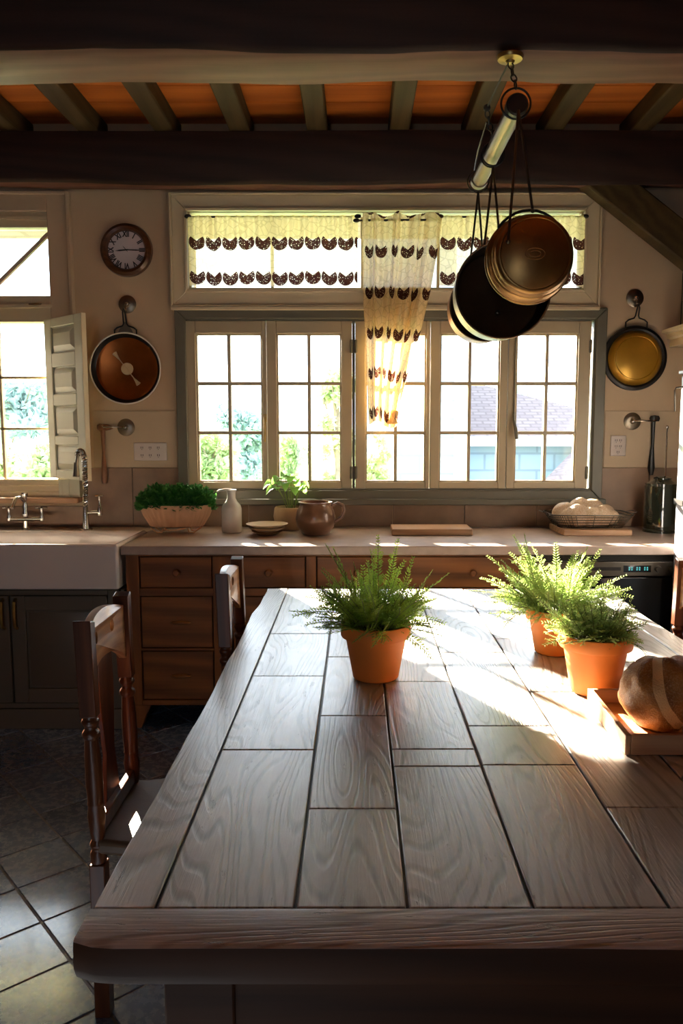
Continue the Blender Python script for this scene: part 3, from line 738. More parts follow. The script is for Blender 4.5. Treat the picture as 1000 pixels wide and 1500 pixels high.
wall_pan(185, 540, .192, 452, 'copper'); wall_pan(930.5, 524.5, .175, 446, 'gold')

# wooden mallet
p = U(150, 626, Y=WY - .03); zb = U(152, 709, Y=WY - .03).z
t = thing('wooden_mallet', (p.x, WY - .03, zb), 'brown wooden mallet hanging by its head beside the open shutter', 'mallet')
m = MB(); m.lathe([(0, -.030), (.015, -.030), (.021, -.018), (.018, 0), (.018, .02), (.013, .04), (.007, .055), (0, .055)], (p.x + .002, WY - .025, p.z), 20, axis='X', cap=False); build(m, 'head', 'mallet', t)
m = MB(); m.lathe([(0, 0), (.012, .003), (.016, .03), (.015, .08), (.009, .16), (.0095, .2), (.014, p.z - zb - .01), (.006, p.z - zb)], (p.x, WY - .025, zb), 20, cap=False); build(m, 'handle', 'mallet', t)
# black ladle
p = U(958, 613, Y=WY - .04); zb = U(955, 696, Y=WY - .04).z
t = thing('serving_ladle', (p.x, WY - .03, zb), 'black slotted ladle hanging handle down from the right wall hook', 'ladle')
m = MB(); m.lathe([(0, -.018), (.016, -.015), (.019, .0), (.015, .014), (0, .018)], (p.x + .006, WY - .03, p.z), 24, sx=1.5, cap=False); build(m, 'bowl', 'iron', t)
m = MB(); L = p.z - zb; m.tube([(p.x, WY - .03, zb), (p.x - .002, WY - .03, zb + .04), (p.x - .002, WY - .03, zb + .10), (p.x, WY - .03, zb + .16), (p.x, WY - .03, zb + L * .75), (p.x, WY - .03, p.z)], .01, 10, radii=[.010, .019, .014, .008, .010, .012])
build(m, 'handle', 'iron', t)

# outlets
def outlet(px, py, w, h, label, cols):
    p = U(px, py, Y=WY); yb = WY - .006
    t = thing('wall_outlet', (p.x, yb, p.z - h / 2), label, 'outlet', 'electrical wall plates')
    boxo('cover_plate', p.x - w / 2, p.x + w / 2, yb - .009, yb - .0002, p.z - h / 2, p.z + h / 2, 'plastic', t, bevel=.003)
    for (dx, dz) in cols:
        m = MB(); x, z = p.x + dx, p.z + dz
        m.box(x - .007, x - .004, yb - .0100, yb - .008, z - .005, z + .006); m.box(x + .003, x + .006, yb - .0100, yb - .008, z - .005, z + .006); m.box(x - .002, x + .001, yb - .0100, yb - .008, z - .012, z - .008)
        build(m, 'socket', 'ink', t, smooth=False)
outlet(221, 661.5, .182, .098, 'wide white six socket wall plate left of the wide window', [(dx, dz) for dx in (-.045, 0, .045) for dz in (-.02, .022)])
outlet(904, 653, .084, .112, 'small white wall outlet below the mustard pan', [(-.012, .03), (.012, .03), (-.012, -.002), (.012, -.002), (0, -.034)])

# ------------------------------------------------------------------ base cabinets and worktop
xl = -1.105
wt = thing('worktop', (xl, CY, CT - .04), 'long taupe stone worktop under the wide window', 'worktop')
m = MB(); m.box(xl, 2.34, CY - .03, WY - .013, CT - .043, CT); build(m, 'slab', 'worktop', wt, bevel=.005)
m = MB(); m.box(LX + .002, xl - .001, 4.13, WY - .013, CT - .043, CT); build(m, 'sink_ledge', 'worktop', wt, bevel=.004)
# wooden drawer cabinet
cb = thing('drawer_cabinet', (-1.09, CY, 0), 'honey brown wooden drawer cabinet below the taupe worktop', 'cabinet')
cx0_, cx1_, zc0, zc1 = -1.09, .815, .115, CT - .045
m = MB(); m.box(cx0_, cx1_, CY + .03, WY - .03, zc0, zc1); m.box(cx0_, cx0_ + .06, CY, CY + .03, zc0, zc1)
build(m, 'carcass', 'cabv', cb, bevel=.003)
m = MB()
fx = [(-.681, -.560), (-.238, -.192), (.775, .815)]
m.box(cx0_ + .06, cx1_, CY, CY + .03, .842, zc1); m.box(cx0_ + .06, cx1_, CY, CY + .03, .651, .688); m.box(cx0_ + .06, -.62, CY, CY + .03, .384, .396); m.box(cx0_ + .06, cx1_, CY, CY + .03, zc0, .140)
build(m, 'face_rails', 'cab', cb, bevel=.002)
for a, b in fx: boxo('face_stile', a, b, CY - .0005, CY + .03, zc0 + .001, .8415, 'cabv', cb, bevel=.002)
boxo('recess', cx0_ + .05, cx1_ - .01, CY + .024, CY + .029, zc0 + .01, zc1 - .01, 'dark', cb)
def drawer(x0, x1, z0, z1, pull):
    g = .004; d = boxo('drawer', x0 + g, x1 - g, CY + .004, CY + .023, z0 + g, z1 - g, 'cab', cb, bevel=.003)
    for kind, kx in pull:
        z = (z0 + z1) / 2; m = MB()
        if kind == 'k': m.lathe([(0, -.034), (.012, -.033), (.017, -.025), (.014, -.014), (.007, -.008), (.008, 0)], (kx, CY + .004, z), 24, axis='Y', cap=False); build(m, 'knob', 'cab', d)
        else: m.ball((kx, CY - .006, z), .05, (1, .34, .2), 3); build(m, 'carved_pull', 'cab', d)
drawer(-1.028, -.683, .688, .842, [('k', U(259, 836, Y=CY).x)])
drawer(-1.028, -.683, .396, .651, [('o', U(265, 910, Y=CY).x)]); drawer(-1.028, -.683, .14, .384, [('o', U(266, 985, Y=CY).x)])
drawer(-.556, -.240, .688, .842, [('k', U(393, 836, Y=CY).x)]); drawer(-.556, -.240, .396, .651, [('o', -.40)]); drawer(-.556, -.240, .14, .39, [('o', -.40)])
drawer(-.190, .775, .688, .842, [('k', U(523, 834, Y=CY).x), ('k', .55)]); drawer(-.190, .775, .396, .651, [('o', .05), ('o', .55)]); drawer(-.190, .775, .14, .39, [('o', .05), ('o', .55)])
for (a, b) in ((cx0_, cx0_ + .085), (cx1_ - .085, cx1_)):
    m = MB(); s = 1 if a == cx0_ else -1; o_ = a if s == 1 else b
    m.prism([(o_, zc0), (o_ + s * .10, zc0), (o_ + s * .072, .06), (o_ + s * .05, .0), (o_ , 0)], 'Y', CY, CY + .06); build(m, 'foot', 'cabv', cb, bevel=.002)
m = MB(); m.box(cx0_, cx1_, WY - .1, WY - .05, 0, zc0); build(m, 'back_foot', 'cabv', cb)
# dishwasher / oven
ov = thing('built_in_oven', (1.16, CY, 0), 'black built-in oven with bronze control panel under the worktop at the right', 'oven')
ox0, ox1 = .822, 1.50
boxo('oven_body', ox0, ox1, CY + .02, WY - .03, .08, CT - .045, 'dark', ov)
boxo('door', ox0 + .004, ox1 - .004, CY - .005, CY + .02, .10, .742, 'black', ov, bevel=.004)
pz0, pz1 = U(850, 846, Y=CY).z, U(850, 818, Y=CY).z
pn = boxo('control_panel', ox0 + .004, ox1 - .004, CY - .010, CY + .02, .748, .818, 'panelmetal', ov, bevel=.003)
boxo('vent_slot', U(870, 828, Y=CY).x - .02, U(908, 828, Y=CY).x, CY - .0115, CY - .009, .776, .792, 'dark', pn)
sx0, sx1 = U(912, 828, Y=CY).x, U(952, 828, Y=CY).x
boxo('screen', sx0, sx1, CY - .0115, CY - .009, .768, .800, 'black', pn)
m = MB(); rnd = random.Random(2)
for k in range(9):
    xk = sx0 + .012 + k * (sx1 - sx0 - .02) / 9
    if k in (3, 6): continue
    for (dz0, dz1) in ((.777, .783), (.786, .793)):
        if rnd.random() < .85: m.box(xk, xk + .006, CY - .0122, CY - .0114, dz0, dz1)
build(m, 'display_segments', 'display', pn, smooth=False, props={'kind': 'stuff'})
for px in (962, 981):
    m = MB(); m.lathe([(0, -.018), (.013, -.018), (.015, -.01), (.015, 0)], (U(px, 828, Y=CY).x, CY - .010, .784), 24, axis='Y'); build(m, 'knob', 'panelmetal', pn)
boxo('top_strip', ox0, ox1, CY + .0, CY + .02, .82, CT - .045, 'dark', ov)
boxo('plinth', ox0, ox1, CY + .04, CY + .06, 0, .1, 'dark', ov)
boxo('end_panel', 1.502, 1.522, CY, WY - .03, 0, CT - .045, 'cabv', ov)
# grey sink cabinet
sc_ = thing('sink_cabinet', (-1.9, CY, 0), 'grey green painted sink cabinet with raised panel doors', 'cabinet')
gx0_, gx1_ = LX + .01, -1.125
m = MB(); m.box(gx0_, gx1_, CY + .02, WY - .03, .10, .68); m.box(gx1_ - .055, gx1_, CY, CY + .02, .10, .68); m.box(gx0_, gx1_ - .055, CY, CY + .02, .655, .68); m.box(gx0_, gx1_ - .055, CY, CY + .02, .10, .125)
m.box(gx0_, gx1_ + .01, CY - .012, CY + .02, 0, .098); m.box(gx1_ , gx1_ + .018, CY + .02, WY - .03, 0, .68)
build(m, 'carcass', 'greycab', sc_, bevel=.003)
dxe = [(-1.645, gx1_ - .058), (-2.13, -1.650), (-2.62, -2.135)]
for k, (a, b) in enumerate(dxe):
    g = .003; z0, z1 = .128, .652; m = MB(); y0, y1 = CY - .004, CY + .018; f = .07
    for q in ((a + g, a + f, z0, z1), (b - f, b - g, z0, z1), (a + f, b - f, z0, z0 + f), (a + f, b - f, z1 - f, z1)): m.box(q[0], q[1], y0, y1, q[2], q[3])
    m.box(a + f, b - f, y0 + .010, y1, z0 + f, z1 - f)
    A = [(a + f + .012, z0 + f + .012), (b - f - .012, z0 + f + .012), (b - f - .012, z1 - f - .012), (a + f + .012, z1 - f - .012)]; e = .03
    B = [(a + f + .012 + e, z0 + f + .012 + e), (b - f - .012 - e, z0 + f + .012 + e), (b - f - .012 - e, z1 - f - .012 - e), (a + f + .012 + e, z1 - f - .012 - e)]
    VA = [m.b.verts.new((p[0], y0 + .0099, p[1])) for p in A]; VB = [m.b.verts.new((p[0], y0 - .002, p[1])) for p in B]; m.b.faces.new(VB)
    for i in range(4): m.b.faces.new((VA[i], VA[(i + 1) % 4], VB[(i + 1) % 4], VB[i]))
    d = build(m, 'door', 'greycab', sc_, bevel=.003)
    hx = a + .028 if k in (0, 2) else b - .028
    zt_, zb_ = U(20, 878, Y=CY).z, U(20, 920, Y=CY).z
    m = MB(); m.tube([(hx, y0, zt_), (hx, y0 - .02, zt_ - .008), (hx, y0 - .026, (zt_ + zb_) / 2), (hx, y0 - .02, zb_ + .008), (hx, y0, zb_)], .007, 10, radii=[.009, .007, .0085, .007, .009]); build(m, 'handle', 'brass', d)
# farmhouse sink
sk = thing('farmhouse_sink', (-1.9, 3.62, .69), 'large white fireclay apron front sink at the left', 'sink')
m = MB(); x0, x1, y0, y1, z0, z1 = -2.75, -1.112, 3.615, 4.125, .69, .905
m.box(x0, x1, y0, y1, z0, z1); top = [f for f in m.b.faces if f.calc_center_median().z > z1 - .01 and f.normal.z != 0]
m.b.normal_update(); top = max(m.b.faces, key=lambda f: f.calc_center_median().z)
bmesh.ops.inset_region(m.b, faces=[top], thickness=.035); r = bmesh.ops.extrude_discrete_faces(m.b, faces=[top]); nf = r['faces'][0]
for v in nf.verts: v.co.z -= .19
for v in nf.verts:
    cx_, cy_ = (x0 + x1) / 2, (y0 + y1) / 2; v.co.x += .02 * (1 if v.co.x < cx_ else -1); v.co.y += .02 * (1 if v.co.y < cy_ else -1)
build(m, 'basin', 'ceramic', sk, bevel=.016, segs=4, angle=60)
# bridge faucet
p = U(37, 773, Z=CT); p.y = 4.20; fx_ = U(37, 750, Y=p.y).x
t = thing('bridge_faucet', (fx_, p.y, CT), 'polished nickel bridge faucet with two cross handles in front of the sill', 'faucet')
def zf(py, Y=4.2): return U(37, py, Y=Y).z
zb1, zb2 = zf(762), zf(758)
m = MB(); m.lathe([(.022, 0), (.022, .006), (.014, .012), (.013, zf(763) - CT)], (fx_, p.y, CT + .0005), 20)
m.tube([(fx_ - .095, p.y, zf(760)), (fx_ + .095, p.y, zf(760))], .009, 12)
m.lathe([(.013, zf(757)), (.017, zf(752)), (.012, zf(748)), (.016, zf(742)), (.010, zf(736)), (.012, zf(730)), (.017, zf(724)), (.017, zf(722)), (0, zf(721.5))], (fx_, p.y, 0), 20)
m.tube([(fx_, p.y, zf(735)), (fx_, p.y - .05, zf(727)), (fx_, p.y - .11, zf(727)), (fx_, p.y - .16, zf(740))], .009, 12)
build(m, 'spout_body', 'chrome', t)
for s in (-1, 1):
    hx = fx_ + s * .088; m = MB(); m.lathe([(.011, zf(763)), (.013, zf(758)), (.008, zf(753)), (.007, zf(746)), (.009, zf(744))], (hx, p.y, 0), 16)
    m.tube([(hx - .032, p.y, zf(743.5)), (hx, p.y, zf(742.5)), (hx + .032, p.y, zf(743.5))], .005, 8, radii=[.007, .005, .007]); m.tube([(hx, p.y - .032, zf(743)), (hx, p.y + .032, zf(743))], .005, 8)
    build(m, 'cross_handle', 'chrome', t)
# pull-down spring faucet
py_ = 4.19; fx_ = U(126, 770, Y=py_).x
t = thing('spring_faucet', (fx_, py_, CT), 'tall polished spring faucet at the right end of the sink', 'faucet')
zf2 = lambda q: U(126, q, Y=py_).z
m = MB(); m.lathe([(.034, CT + .0005), (.034, CT + .006), (.020, CT + .010), (.018, zf2(768)), (.013, zf2(740)), (.011, zf2(738))], (fx_, py_, 0), 24); build(m, 'base_column', 'chrome', t)
path = [U(125.5 - k * .2, 742 - 70 * k / 8, Y=py_ - .27 * (k / 8) ** .55) for k in range(9)]
rc = .075; tp_ = path[-1].copy()
for k in range(1, 11):
    a = pi * k / 11; path.append(Vector((tp_.x - .010 * sin(a * .5), tp_.y - rc * (1 - cos(a)) * .5, tp_.z + .040 * sin(a))))
path += [path[-1] + Vector((-.004, -.004, -.03)), path[-1] + Vector((-.006, -.006, -.06))]
m = MB(); m.tube(path, .008, 10)
build(m, 'hose', 'steel', t)
# spring coil
m = MB(); coil = []; nt_ = 46
for i in range(nt_ * 8):
    f = i / (nt_ * 8 - 1) * (len(path) - 4); k = int(f); q = path[k].lerp(path[k + 1], f - k); a = 2 * pi * i / 8
    tn = (path[k + 1] - path[k]).normalized(); u = Vector((1, 0, 0)); w = tn.cross(u)
    coil.append(q + (u * cos(a) + w * sin(a)) * .0115)
m.tube(coil, .0032, 5); build(m, 'spring_coil', 'chrome', t)
m = MB(); e = path[-1]; m.tube([e + Vector((0, 0, .035)), e + Vector((0, 0, .0)), e + Vector((-.002, 0, -.035))], .012, 14, radii=[.010, .013, .017]); build(m, 'spray_head', 'steel', t)
m = MB(); hxx = U(146, 745, Y=py_).x; m.tube([(fx_, py_, zf2(751)), (hxx, py_, zf2(750))], .010, 12, radii=[.008, .013]); m.lathe([(0, zf2(756)), (.013, zf2(755)), (.016, zf2(750)), (.010, zf2(742)), (.006, zf2(736)), (.006, zf2(728)), (.008, zf2(727))], (hxx, py_, 0), 18, cap=False)
m.tube([(hxx - .022, py_, zf2(726.5)), (hxx + .022, py_, zf2(726))], .0045, 8); build(m, 'lever', 'chrome', t)

# ------------------------------------------------------------------ things on the worktop
def onct(px, Y): return U(px, 770, Y=Y).x
def hgt(py, Y): return U(522, py, Y=Y).z
def scatter_herb(m, c, rx, ry, h, n, L, rnd, spread=.8):
    for _ in range(n):
        a = rnd.random() * 2 * pi; r_ = sqrt(rnd.random()); z = rnd.random()
        p = Vector((c[0] + rx * r_ * cos(a), c[1] + ry * r_ * sin(a), c[2] + h * (1 - .55 * r_ * r_) * z))
        out = Vector((cos(a) * r_ * spread, sin(a) * r_ * spread, .2 + rnd.random())).normalized()
        for k in range(3):
            d = (out + Vector((rnd.uniform(-.9, .9), rnd.uniform(-.9, .9), rnd.uniform(-.5, .6)))).normalized()
            m.leaf(p, d, Vector((rnd.uniform(-1, 1), rnd.uniform(-1, 1), 1)), L * rnd.uniform(.7, 1.3), L * rnd.uniform(.45, .7))
# herb trough
Y = 4.10; x = onct(259, Y); z0 = CT
t = thing('herb_trough', (x, Y, CT), 'fluted pale terracotta trough of dark green parsley on a wire stand', 'planter')
zt_ = hgt(739, Y); zb_ = hgt(771, Y)
m = MB(); nfl = 36
m.lathe([(0, zb_), (.125, zb_), (.135, zb_ + .006), (.165, (zb_ + zt_) / 2), (.184, zt_ - .008), (.189, zt_ - .004), (.189, zt_), (.178, zt_), (.168, zt_ - .03), (0, zt_ - .03)], (x, Y, 0), 144, sx=1, sy=.42, cap=False, flute=lambda a, h: (.06 * abs(sin(a * nfl / 2)) if h < zt_ - .005 and h > zb_ + .002 else 0))
build(m, 'trough', 'terralight', t, angle=60)
m = MB(); m.torus((x, Y, zb_ - .004), .13, .0035, (0, 0, 1), 40, 6, sx=1.0, sz=.42)
for s in (-1, 1):
    for sy in (-1, 1):
        a = x + s * .115; yq = Y + sy * .035; m.tube([(a + s * .015, yq, zb_), (a + s * .004, yq, zb_ - .012), (a - s * .02, yq, CT + .004), (a - s * .045, yq, CT + .006), (a - s * .05, yq, zb_ - .006)], .0035, 6)
build(m, 'wire_stand', 'terralight', t)
m = MB(); m.lathe([(0, zt_ - .029), (.166, zt_ - .027)], (x, Y, 0), 40, sy=.42, cap=False); build(m, 'soil', 'soil', t)
m = MB(); rnd = random.Random(5); scatter_herb(m, (x - .005, Y, zt_ - .03), .195, .075, .125, 900, .030, rnd, 1.0)
for (cx_, r1) in ((-.09, .1), (.02, .08), (.11, .09)): scatter_herb(m, (x + cx_, Y, zt_ - .01), r1, .06, .105, 260, .028, rnd)
build(m, 'foliage', 'herb', t, smooth=False)
# soap dispenser
Y = 4.12; x = onct(339.5, Y)
t = thing('soap_bottle', (x, Y, CT), 'white ceramic pump soap bottle between the herb trough and the saucers', 'bottle')
z1_ = hgt(742, Y); m = MB(); m.lathe([(0, CT + .001), (.050, CT + .001), (.053, CT + .008), (.053, z1_ - .01), (.047, z1_ + .008), (.030, z1_ + .028), (.022, z1_ + .045), (.022, hgt(722, Y)), (.028, hgt(718, Y)), (.026, hgt(717, Y)), (0, hgt(716.5, Y))], (x, Y, 0), 40, cap=False); build(m, 'bottle_body', 'whitecer', t)
m = MB(); zq = hgt(718, Y); m.tube([(x, Y, zq), (x - .03, Y - .006, zq + .004), (x - .060, Y - .012, zq - .001), (x - .072, Y - .014, zq - .008)], .006, 10, radii=[.010, .007, .005, .004]); build(m, 'pump_spout', 'whitecer', t)
# stacked saucers
Y = 4.02; x = onct(391, Y)
zc = CT + .001
for k in range(3):
    r0 = [.078, .092, .106][k]; m = MB(); h = .021
    m.lathe([(0, zc), (r0 * .55, zc), (r0 * .62, zc + .002), (r0, zc + h - .003), (r0 + .002, zc + h), (r0 - .006, zc + h), (r0 * .6, zc + .005), (0, zc + .005)], (x, Y, 0), 48, cap=False)
    o = build(m, 'saucer', ['saucerrim', 'saucer', 'saucer'][k], loc=(x, Y, zc))
    T(o, ['brown banded saucer at the bottom of the stack by the soap bottle', 'tan saucer in the middle of the stack by the soap bottle', 'cream saucer on top of the stack by the soap bottle'][k], 'saucer', 'stacked saucers')
    zc += .018
# cream pot with leafy plant
Y = 4.235; x = onct(427, Y)
t = thing('potted_leafy_plant', (x, Y, CT), 'tan stoneware pot with bright green broad leaves behind the brown jug', 'potted plant')
zt_ = hgt(742, Y); m = MB(); m.lathe([(0, CT + .001), (.070, CT + .001), (.088, CT + .02), (.098, (CT + zt_) / 2 + .01), (.092, zt_ - .008), (.086, zt_), (.080, zt_), (.080, zt_ - .02), (0, zt_ - .02)], (x, Y, 0), 48, cap=False); build(m, 'pot', 'stone', t)
m = MB(); m.lathe([(0, zt_ - .019), (.079, zt_ - .017)], (x, Y, 0), 30, cap=False); build(m, 'soil', 'soil', t)
def broad_leaf(m, base, tip, W, nrm, ns=6, droop=.02):
    d = tip - base; side = d.cross(nrm).normalized(); up = side.cross(d).normalized(); prev = None
    for i in range(ns + 1):
        f = i / ns; w = W * sin(pi * min(1, f * .93 + .07)) ** .7 * (1 - .25 * f) if f < 1 else 0.001; jag = 1 + .16 * (i % 2)
        c_ = base + d * f + up * droop * (4 * f * (1 - f)) - up * droop * f * f
        cur = [m.b.verts.new(c_ + side * w * .5 * jag + up * w * .12), m.b.verts.new(c_), m.b.verts.new(c_ - side * w * .5 * jag + up * w * .12)]
        if prev: m.b.faces.new((prev[0], prev[1], cur[1], cur[0])); m.b.faces.new((prev[1], prev[2], cur[2], cur[1]))
        prev = cur
rnd = random.Random(11); m = MB(); ms = MB()
tips = [(388, 714, -.03), (400, 708, -.07), (411, 703, .01), (424, 706, -.08), (436, 712, -.04), (447, 722, -.03), (432, 722, -.1), (392, 722, -.05), (418, 716, -.11), (452, 716, .02), (405, 716, .03), (427, 702, .0)]
for (tx_, ty_, dy) in tips:
    tip = U(tx_, ty_ - 2, Y=Y + dy); b0 = Vector((x + (tip.x - x) * .15, Y + dy * .2, zt_ - .02)); mid = b0.lerp(tip, .5) + Vector((0, 0, .055))
    mid.z = max(mid.z, tip.z + .012); ms.tube([b0, b0.lerp(mid, .5) + Vector((0, 0, .012)), mid], .0022, 6)
    broad_leaf(m, mid, tip + (tip - mid) * .25, .058, Vector((rnd.uniform(-.3, .3), -.5, 1)).normalized())
    broad_leaf(m, mid, mid + Vector((rnd.uniform(-.04, .04), rnd.uniform(-.05, .02), .01)), .03, Vector((0, -.4, 1)), 4, .006)
build(m, 'leaves', 'basil', t, angle=80); build(ms, 'stems', 'stem', t)
# brown jug
Y = 4.03; x = onct(462, Y)
t = thing('brown_jug', (x, Y, CT), 'round brown glazed jug with loop handle beside the leafy plant', 'jug')
zt_ = hgt(735, Y); hh = zt_ - CT; R_ = .103
m = MB(); m.lathe([(0, CT + .001), (R_ * .62, CT + .001), (R_ * .68, CT + .008), (R_ * .92, CT + hh * .25), (R_, CT + hh * .5), (R_ * .93, CT + hh * .72), (R_ * .80, CT + hh * .87), (R_ * .79, zt_ - .008), (R_ * .86, zt_), (R_ * .80, zt_), (R_ * .73, zt_ - .012), (R_ * .8, CT + hh * .7), (R_ * .85, CT + hh * .4), (0, CT + .02)], (x, Y, 0), 56, cap=False); build(m, 'jug_body', 'jug', t)
m = MB(); m.tube([(x + R_ * .80, Y - .01, zt_ - .022), (x + R_ * 1.12, Y - .01, zt_ - .006), (x + R_ * 1.38, Y - .01, zt_ - .018), (x + R_ * 1.44, Y - .01, zt_ - .045), (x + R_ * 1.32, Y - .01, zt_ - .078), (x + R_ * 1.0, Y - .01, zt_ - .10), (x + R_ * .93, Y - .01, zt_ - .105)], .009, 12); build(m, 'handle', 'jug', t)
# cutting board
a, b = U(573, 780, Z=CT), U(692, 780, Z=CT); yb0 = 3.98
a, b = U(574, 778, Y=yb0), U(692, 778, Y=yb0)
m = MB(); m.box(a.x, b.x, yb0, yb0 + .20, CT + .0005, CT + .034); T(build(m, 'cutting_board', 'board', loc=((a.x + b.x) / 2, yb0, CT), bevel=.004), 'thick pale wooden cutting board lying alone on the worktop', 'cutting board')
# board under the bread basket
yb0 = 3.97; a, b = U(826, 777, Y=yb0), U(926, 777, Y=yb0)
bx0, bx1 = a.x, b.x
m = MB(); m.prism([(bx0, yb0), (bx1, yb0), (bx1 - .01, yb0 + .27), (bx0 - .01, yb0 + .27)], 'Z', CT + .0005, CT + .03); T(build(m, 'serving_board', 'board', loc=((bx0 + bx1) / 2, yb0, CT), bevel=.003), 'orange brown serving board under the wire bread basket', 'board')
# wire basket
yc = yb0 + .145; xc = (bx0 + bx1) / 2 - .015; zb_ = CT + .033; zt_ = zb_ + .070
t = thing('wire_bread_basket', (xc, yc, zb_), 'dark wire basket holding the floured pull-apart loaf', 'basket')
def rr_pts(a, b, n, z, pw=.35):
    o = []
    for k in range(n):
        th = 2 * pi * k / n; c_, s2 = cos(th), sin(th); o.append(Vector((xc + a * math.copysign(abs(c_) ** pw, c_), yc + b * math.copysign(abs(s2) ** pw, s2), z)))
    return o
m = MB(); m.tube(rr_pts(.215, .135, 48, zt_), .0035, 6, closed=True); build(m, 'rim', 'wire', t)
m = MB()
for k in range(5): f = k / 5; m.tube(rr_pts(.165 + .05 * f, .10 + .035 * f, 48, zb_ + .002 + (zt_ - zb_) * f), .002, 4, closed=True)
lo, hi = rr_pts(.165, .10, 60, zb_ + .002), rr_pts(.215, .135, 60, zt_)
for p, q in zip(lo, hi): m.tube([p, q], .0018, 4)
for k in range(-5, 6): m.tube([(xc + k * .03, yc - .10, zb_ + .002), (xc + k * .03, yc + .10, zb_ + .002)], .0013, 4)
build(m, 'wire_mesh', 'wire', t)
for s in (-1, 1):
    m = MB(); m.tube([(xc + s * .215, yc - .05, zt_), (xc + s * .245, yc - .045, zt_ + .008), (xc + s * .25, yc, zt_ + .01), (xc + s * .245, yc + .045, zt_ + .008), (xc + s * .215, yc + .05, zt_)], .0028, 6)
    build(m, 'handle', 'wire', t)
m = MB(); rnd = random.Random(4)
lob = [(-.115, .02, .055, .075), (-.065, -.045, .05, .075), (.0, -.055, .045, .068), (.06, -.04, .05, .07), (.115, -.035, .045, .045), (.03, .02, .075, .075), (-.03, .03, .085, .07), (.10, .03, .055, .06), (-.10, -.02, .03, .07)]
for (dx, dy, dz_, r_) in lob: m.ball((xc + dx, yc + dy, zb_ + .012 + dz_ * .9), r_ * .88, (1.02, .9, .98), 3, .08)
o = build(m, 'bread_loaf', 'roll', loc=(xc, yc, zb_), angle=180)
rm = o.modifiers.new('remesh', 'REMESH'); rm.mode = 'VOXEL'; rm.voxel_size = .0035; rm.use_smooth_shade = True
for v in o.data.vertices: v.co.z = max(v.co.z, .007)
T(o, 'pale floured pull-apart loaf sitting in the wire basket', 'bread')
# dark glass canister with tongs
Y = 4.13; a, b = onct(942, Y), onct(992, Y); x = (a + b) / 2; R_ = (b - a) / 2
t = thing('glass_canister', (x, Y, CT), 'dark glass canister with knobbed lid at the right end of the worktop', 'canister')
zt_ = hgt(710, Y); m = MB(); m.lathe([(0, CT + .001), (R_, CT + .001), (R_, CT + .014), (R_ * .96, CT + .018), (R_ * .97, zt_ - .01), (R_ * .9, zt_), (0, zt_)], (x, Y, 0), 48, cap=False); build(m, 'jar', 'jarglass', t)
m = MB(); m.lathe([(R_ * .93, zt_ - .004), (R_ * .95, zt_ + .008), (R_ * .6, zt_ + .022), (R_ * .5, zt_ + .03), (R_ * .5, zt_ + .036), (R_ * .25, zt_ + .045), (0, zt_ + .046)], (x, Y, 0), 48, cap=False); build(m, 'lid', 'jarglass', t)
m = MB(); q = U(974, 700, Y=Y - .0); e = U(977, 626, Y=Y + .05); m.tube([q + Vector((0, 0, -.0)), e], .004, 8, radii=[.005, .0035]); m.ball(tuple(e), .008, (1, .5, 1.4), 2); m.ball(tuple(q), .012, (1.4, 1, .6), 2)
T(build(m, 'steel_skewer', 'chrome', loc=tuple(q)), 'thin steel skewer standing on the dark glass canister lid', 'skewer')

# ------------------------------------------------------------------ right side: fridge, shelf, wire rack
t = thing('refrigerator', (1.9, 3.25, 0), 'pale blue grey refrigerator cut off by the right edge of the photo', 'refrigerator')
fx0 = 1.468; zt_ = U(993, 545, Y=3.6).z
boxo('cabinet', fx0, 2.2, 2.95, 3.60, .02, zt_ - .012, 'fridge', t, bevel=.012)
boxo('top_cap', fx0 - .008, 2.21, 2.94, 3.61, zt_ - .010, zt_ + .006, 'fridge', t, bevel=.004)
boxo('door', fx0 + .005, 2.2, 2.895, 2.945, .05, U(990, 735, Y=3.6).z - .01, 'fridge', t, bevel=.012); boxo('door', fx0 + .005, 2.2, 2.895, 2.945, U(990, 735, Y=3.6).z + .01, zt_ - .014, 'fridge', t, bevel=.012)
boxo('hinge', fx0 - .008, fx0 - .0005, 3.5, 3.6, U(990, 738, Y=3.6).z, U(990, 730, Y=3.6).z, 'iron', t)
m = MB(); a = U(988, 603, Y=3.55); b = U(988, 572, Y=3.55); m.tube([a, b, b + Vector((.006, 0, .012)), Vector((fx0 + .004, 3.55, b.z + .018))], .004, 8); build(m, 'side_hook', 'wire', t)
boxo('feet', fx0 + .03, 2.15, 2.98, 3.57, 0, .0195, 'iron', t)
q = U(972, 487, Y=4.25)
t = thing('wall_shelf', (RX, 3.7, q.z - .1), 'cream moulded wall shelf at the right edge above the refrigerator', 'shelf')
m = MB(); zz0 = q.z - .075
m.prism([(q.x + .04, zz0), (q.x + .05, zz0 + .04), (q.x + .025, zz0 + .045), (q.x + .028, zz0 + .068), (q.x, zz0 + .072), (q.x, zz0 + .09), (RX - .002, zz0 + .09), (RX - .002, zz0)], 'Y', 3.0, 4.28)
build(m, 'shelf_board', 'cream', t, bevel=.002)
zs = zz0 + .0905
m = MB(); bxa = q.x + .085; m.box(bxa, bxa + .22, 3.98, 4.2, zs, zs + .085); T(build(m, 'wooden_crate', 'terralight', loc=(bxa + .1, 4.1, zs), bevel=.004), 'small tan wooden box inside the wire rack on the cream shelf', 'box')
t = thing('wire_rack', (bxa + .11, 4.09, zs), 'tall arched thin wire rack standing on the cream shelf', 'rack')
m = MB(); zr = U(990, 362, Y=4.1).z - zs
for yq in (3.965, 4.215):
    for k in range(3):
        xa = bxa - .012 + k * .12; m.tube([(xa, yq, zs + .001), (xa, yq, zs + zr * .72), (xa + .015, yq, zs + zr * .86), (xa + .06, yq, zs + zr), (xa + .11, yq, zs + zr * .9)], .0025, 6)
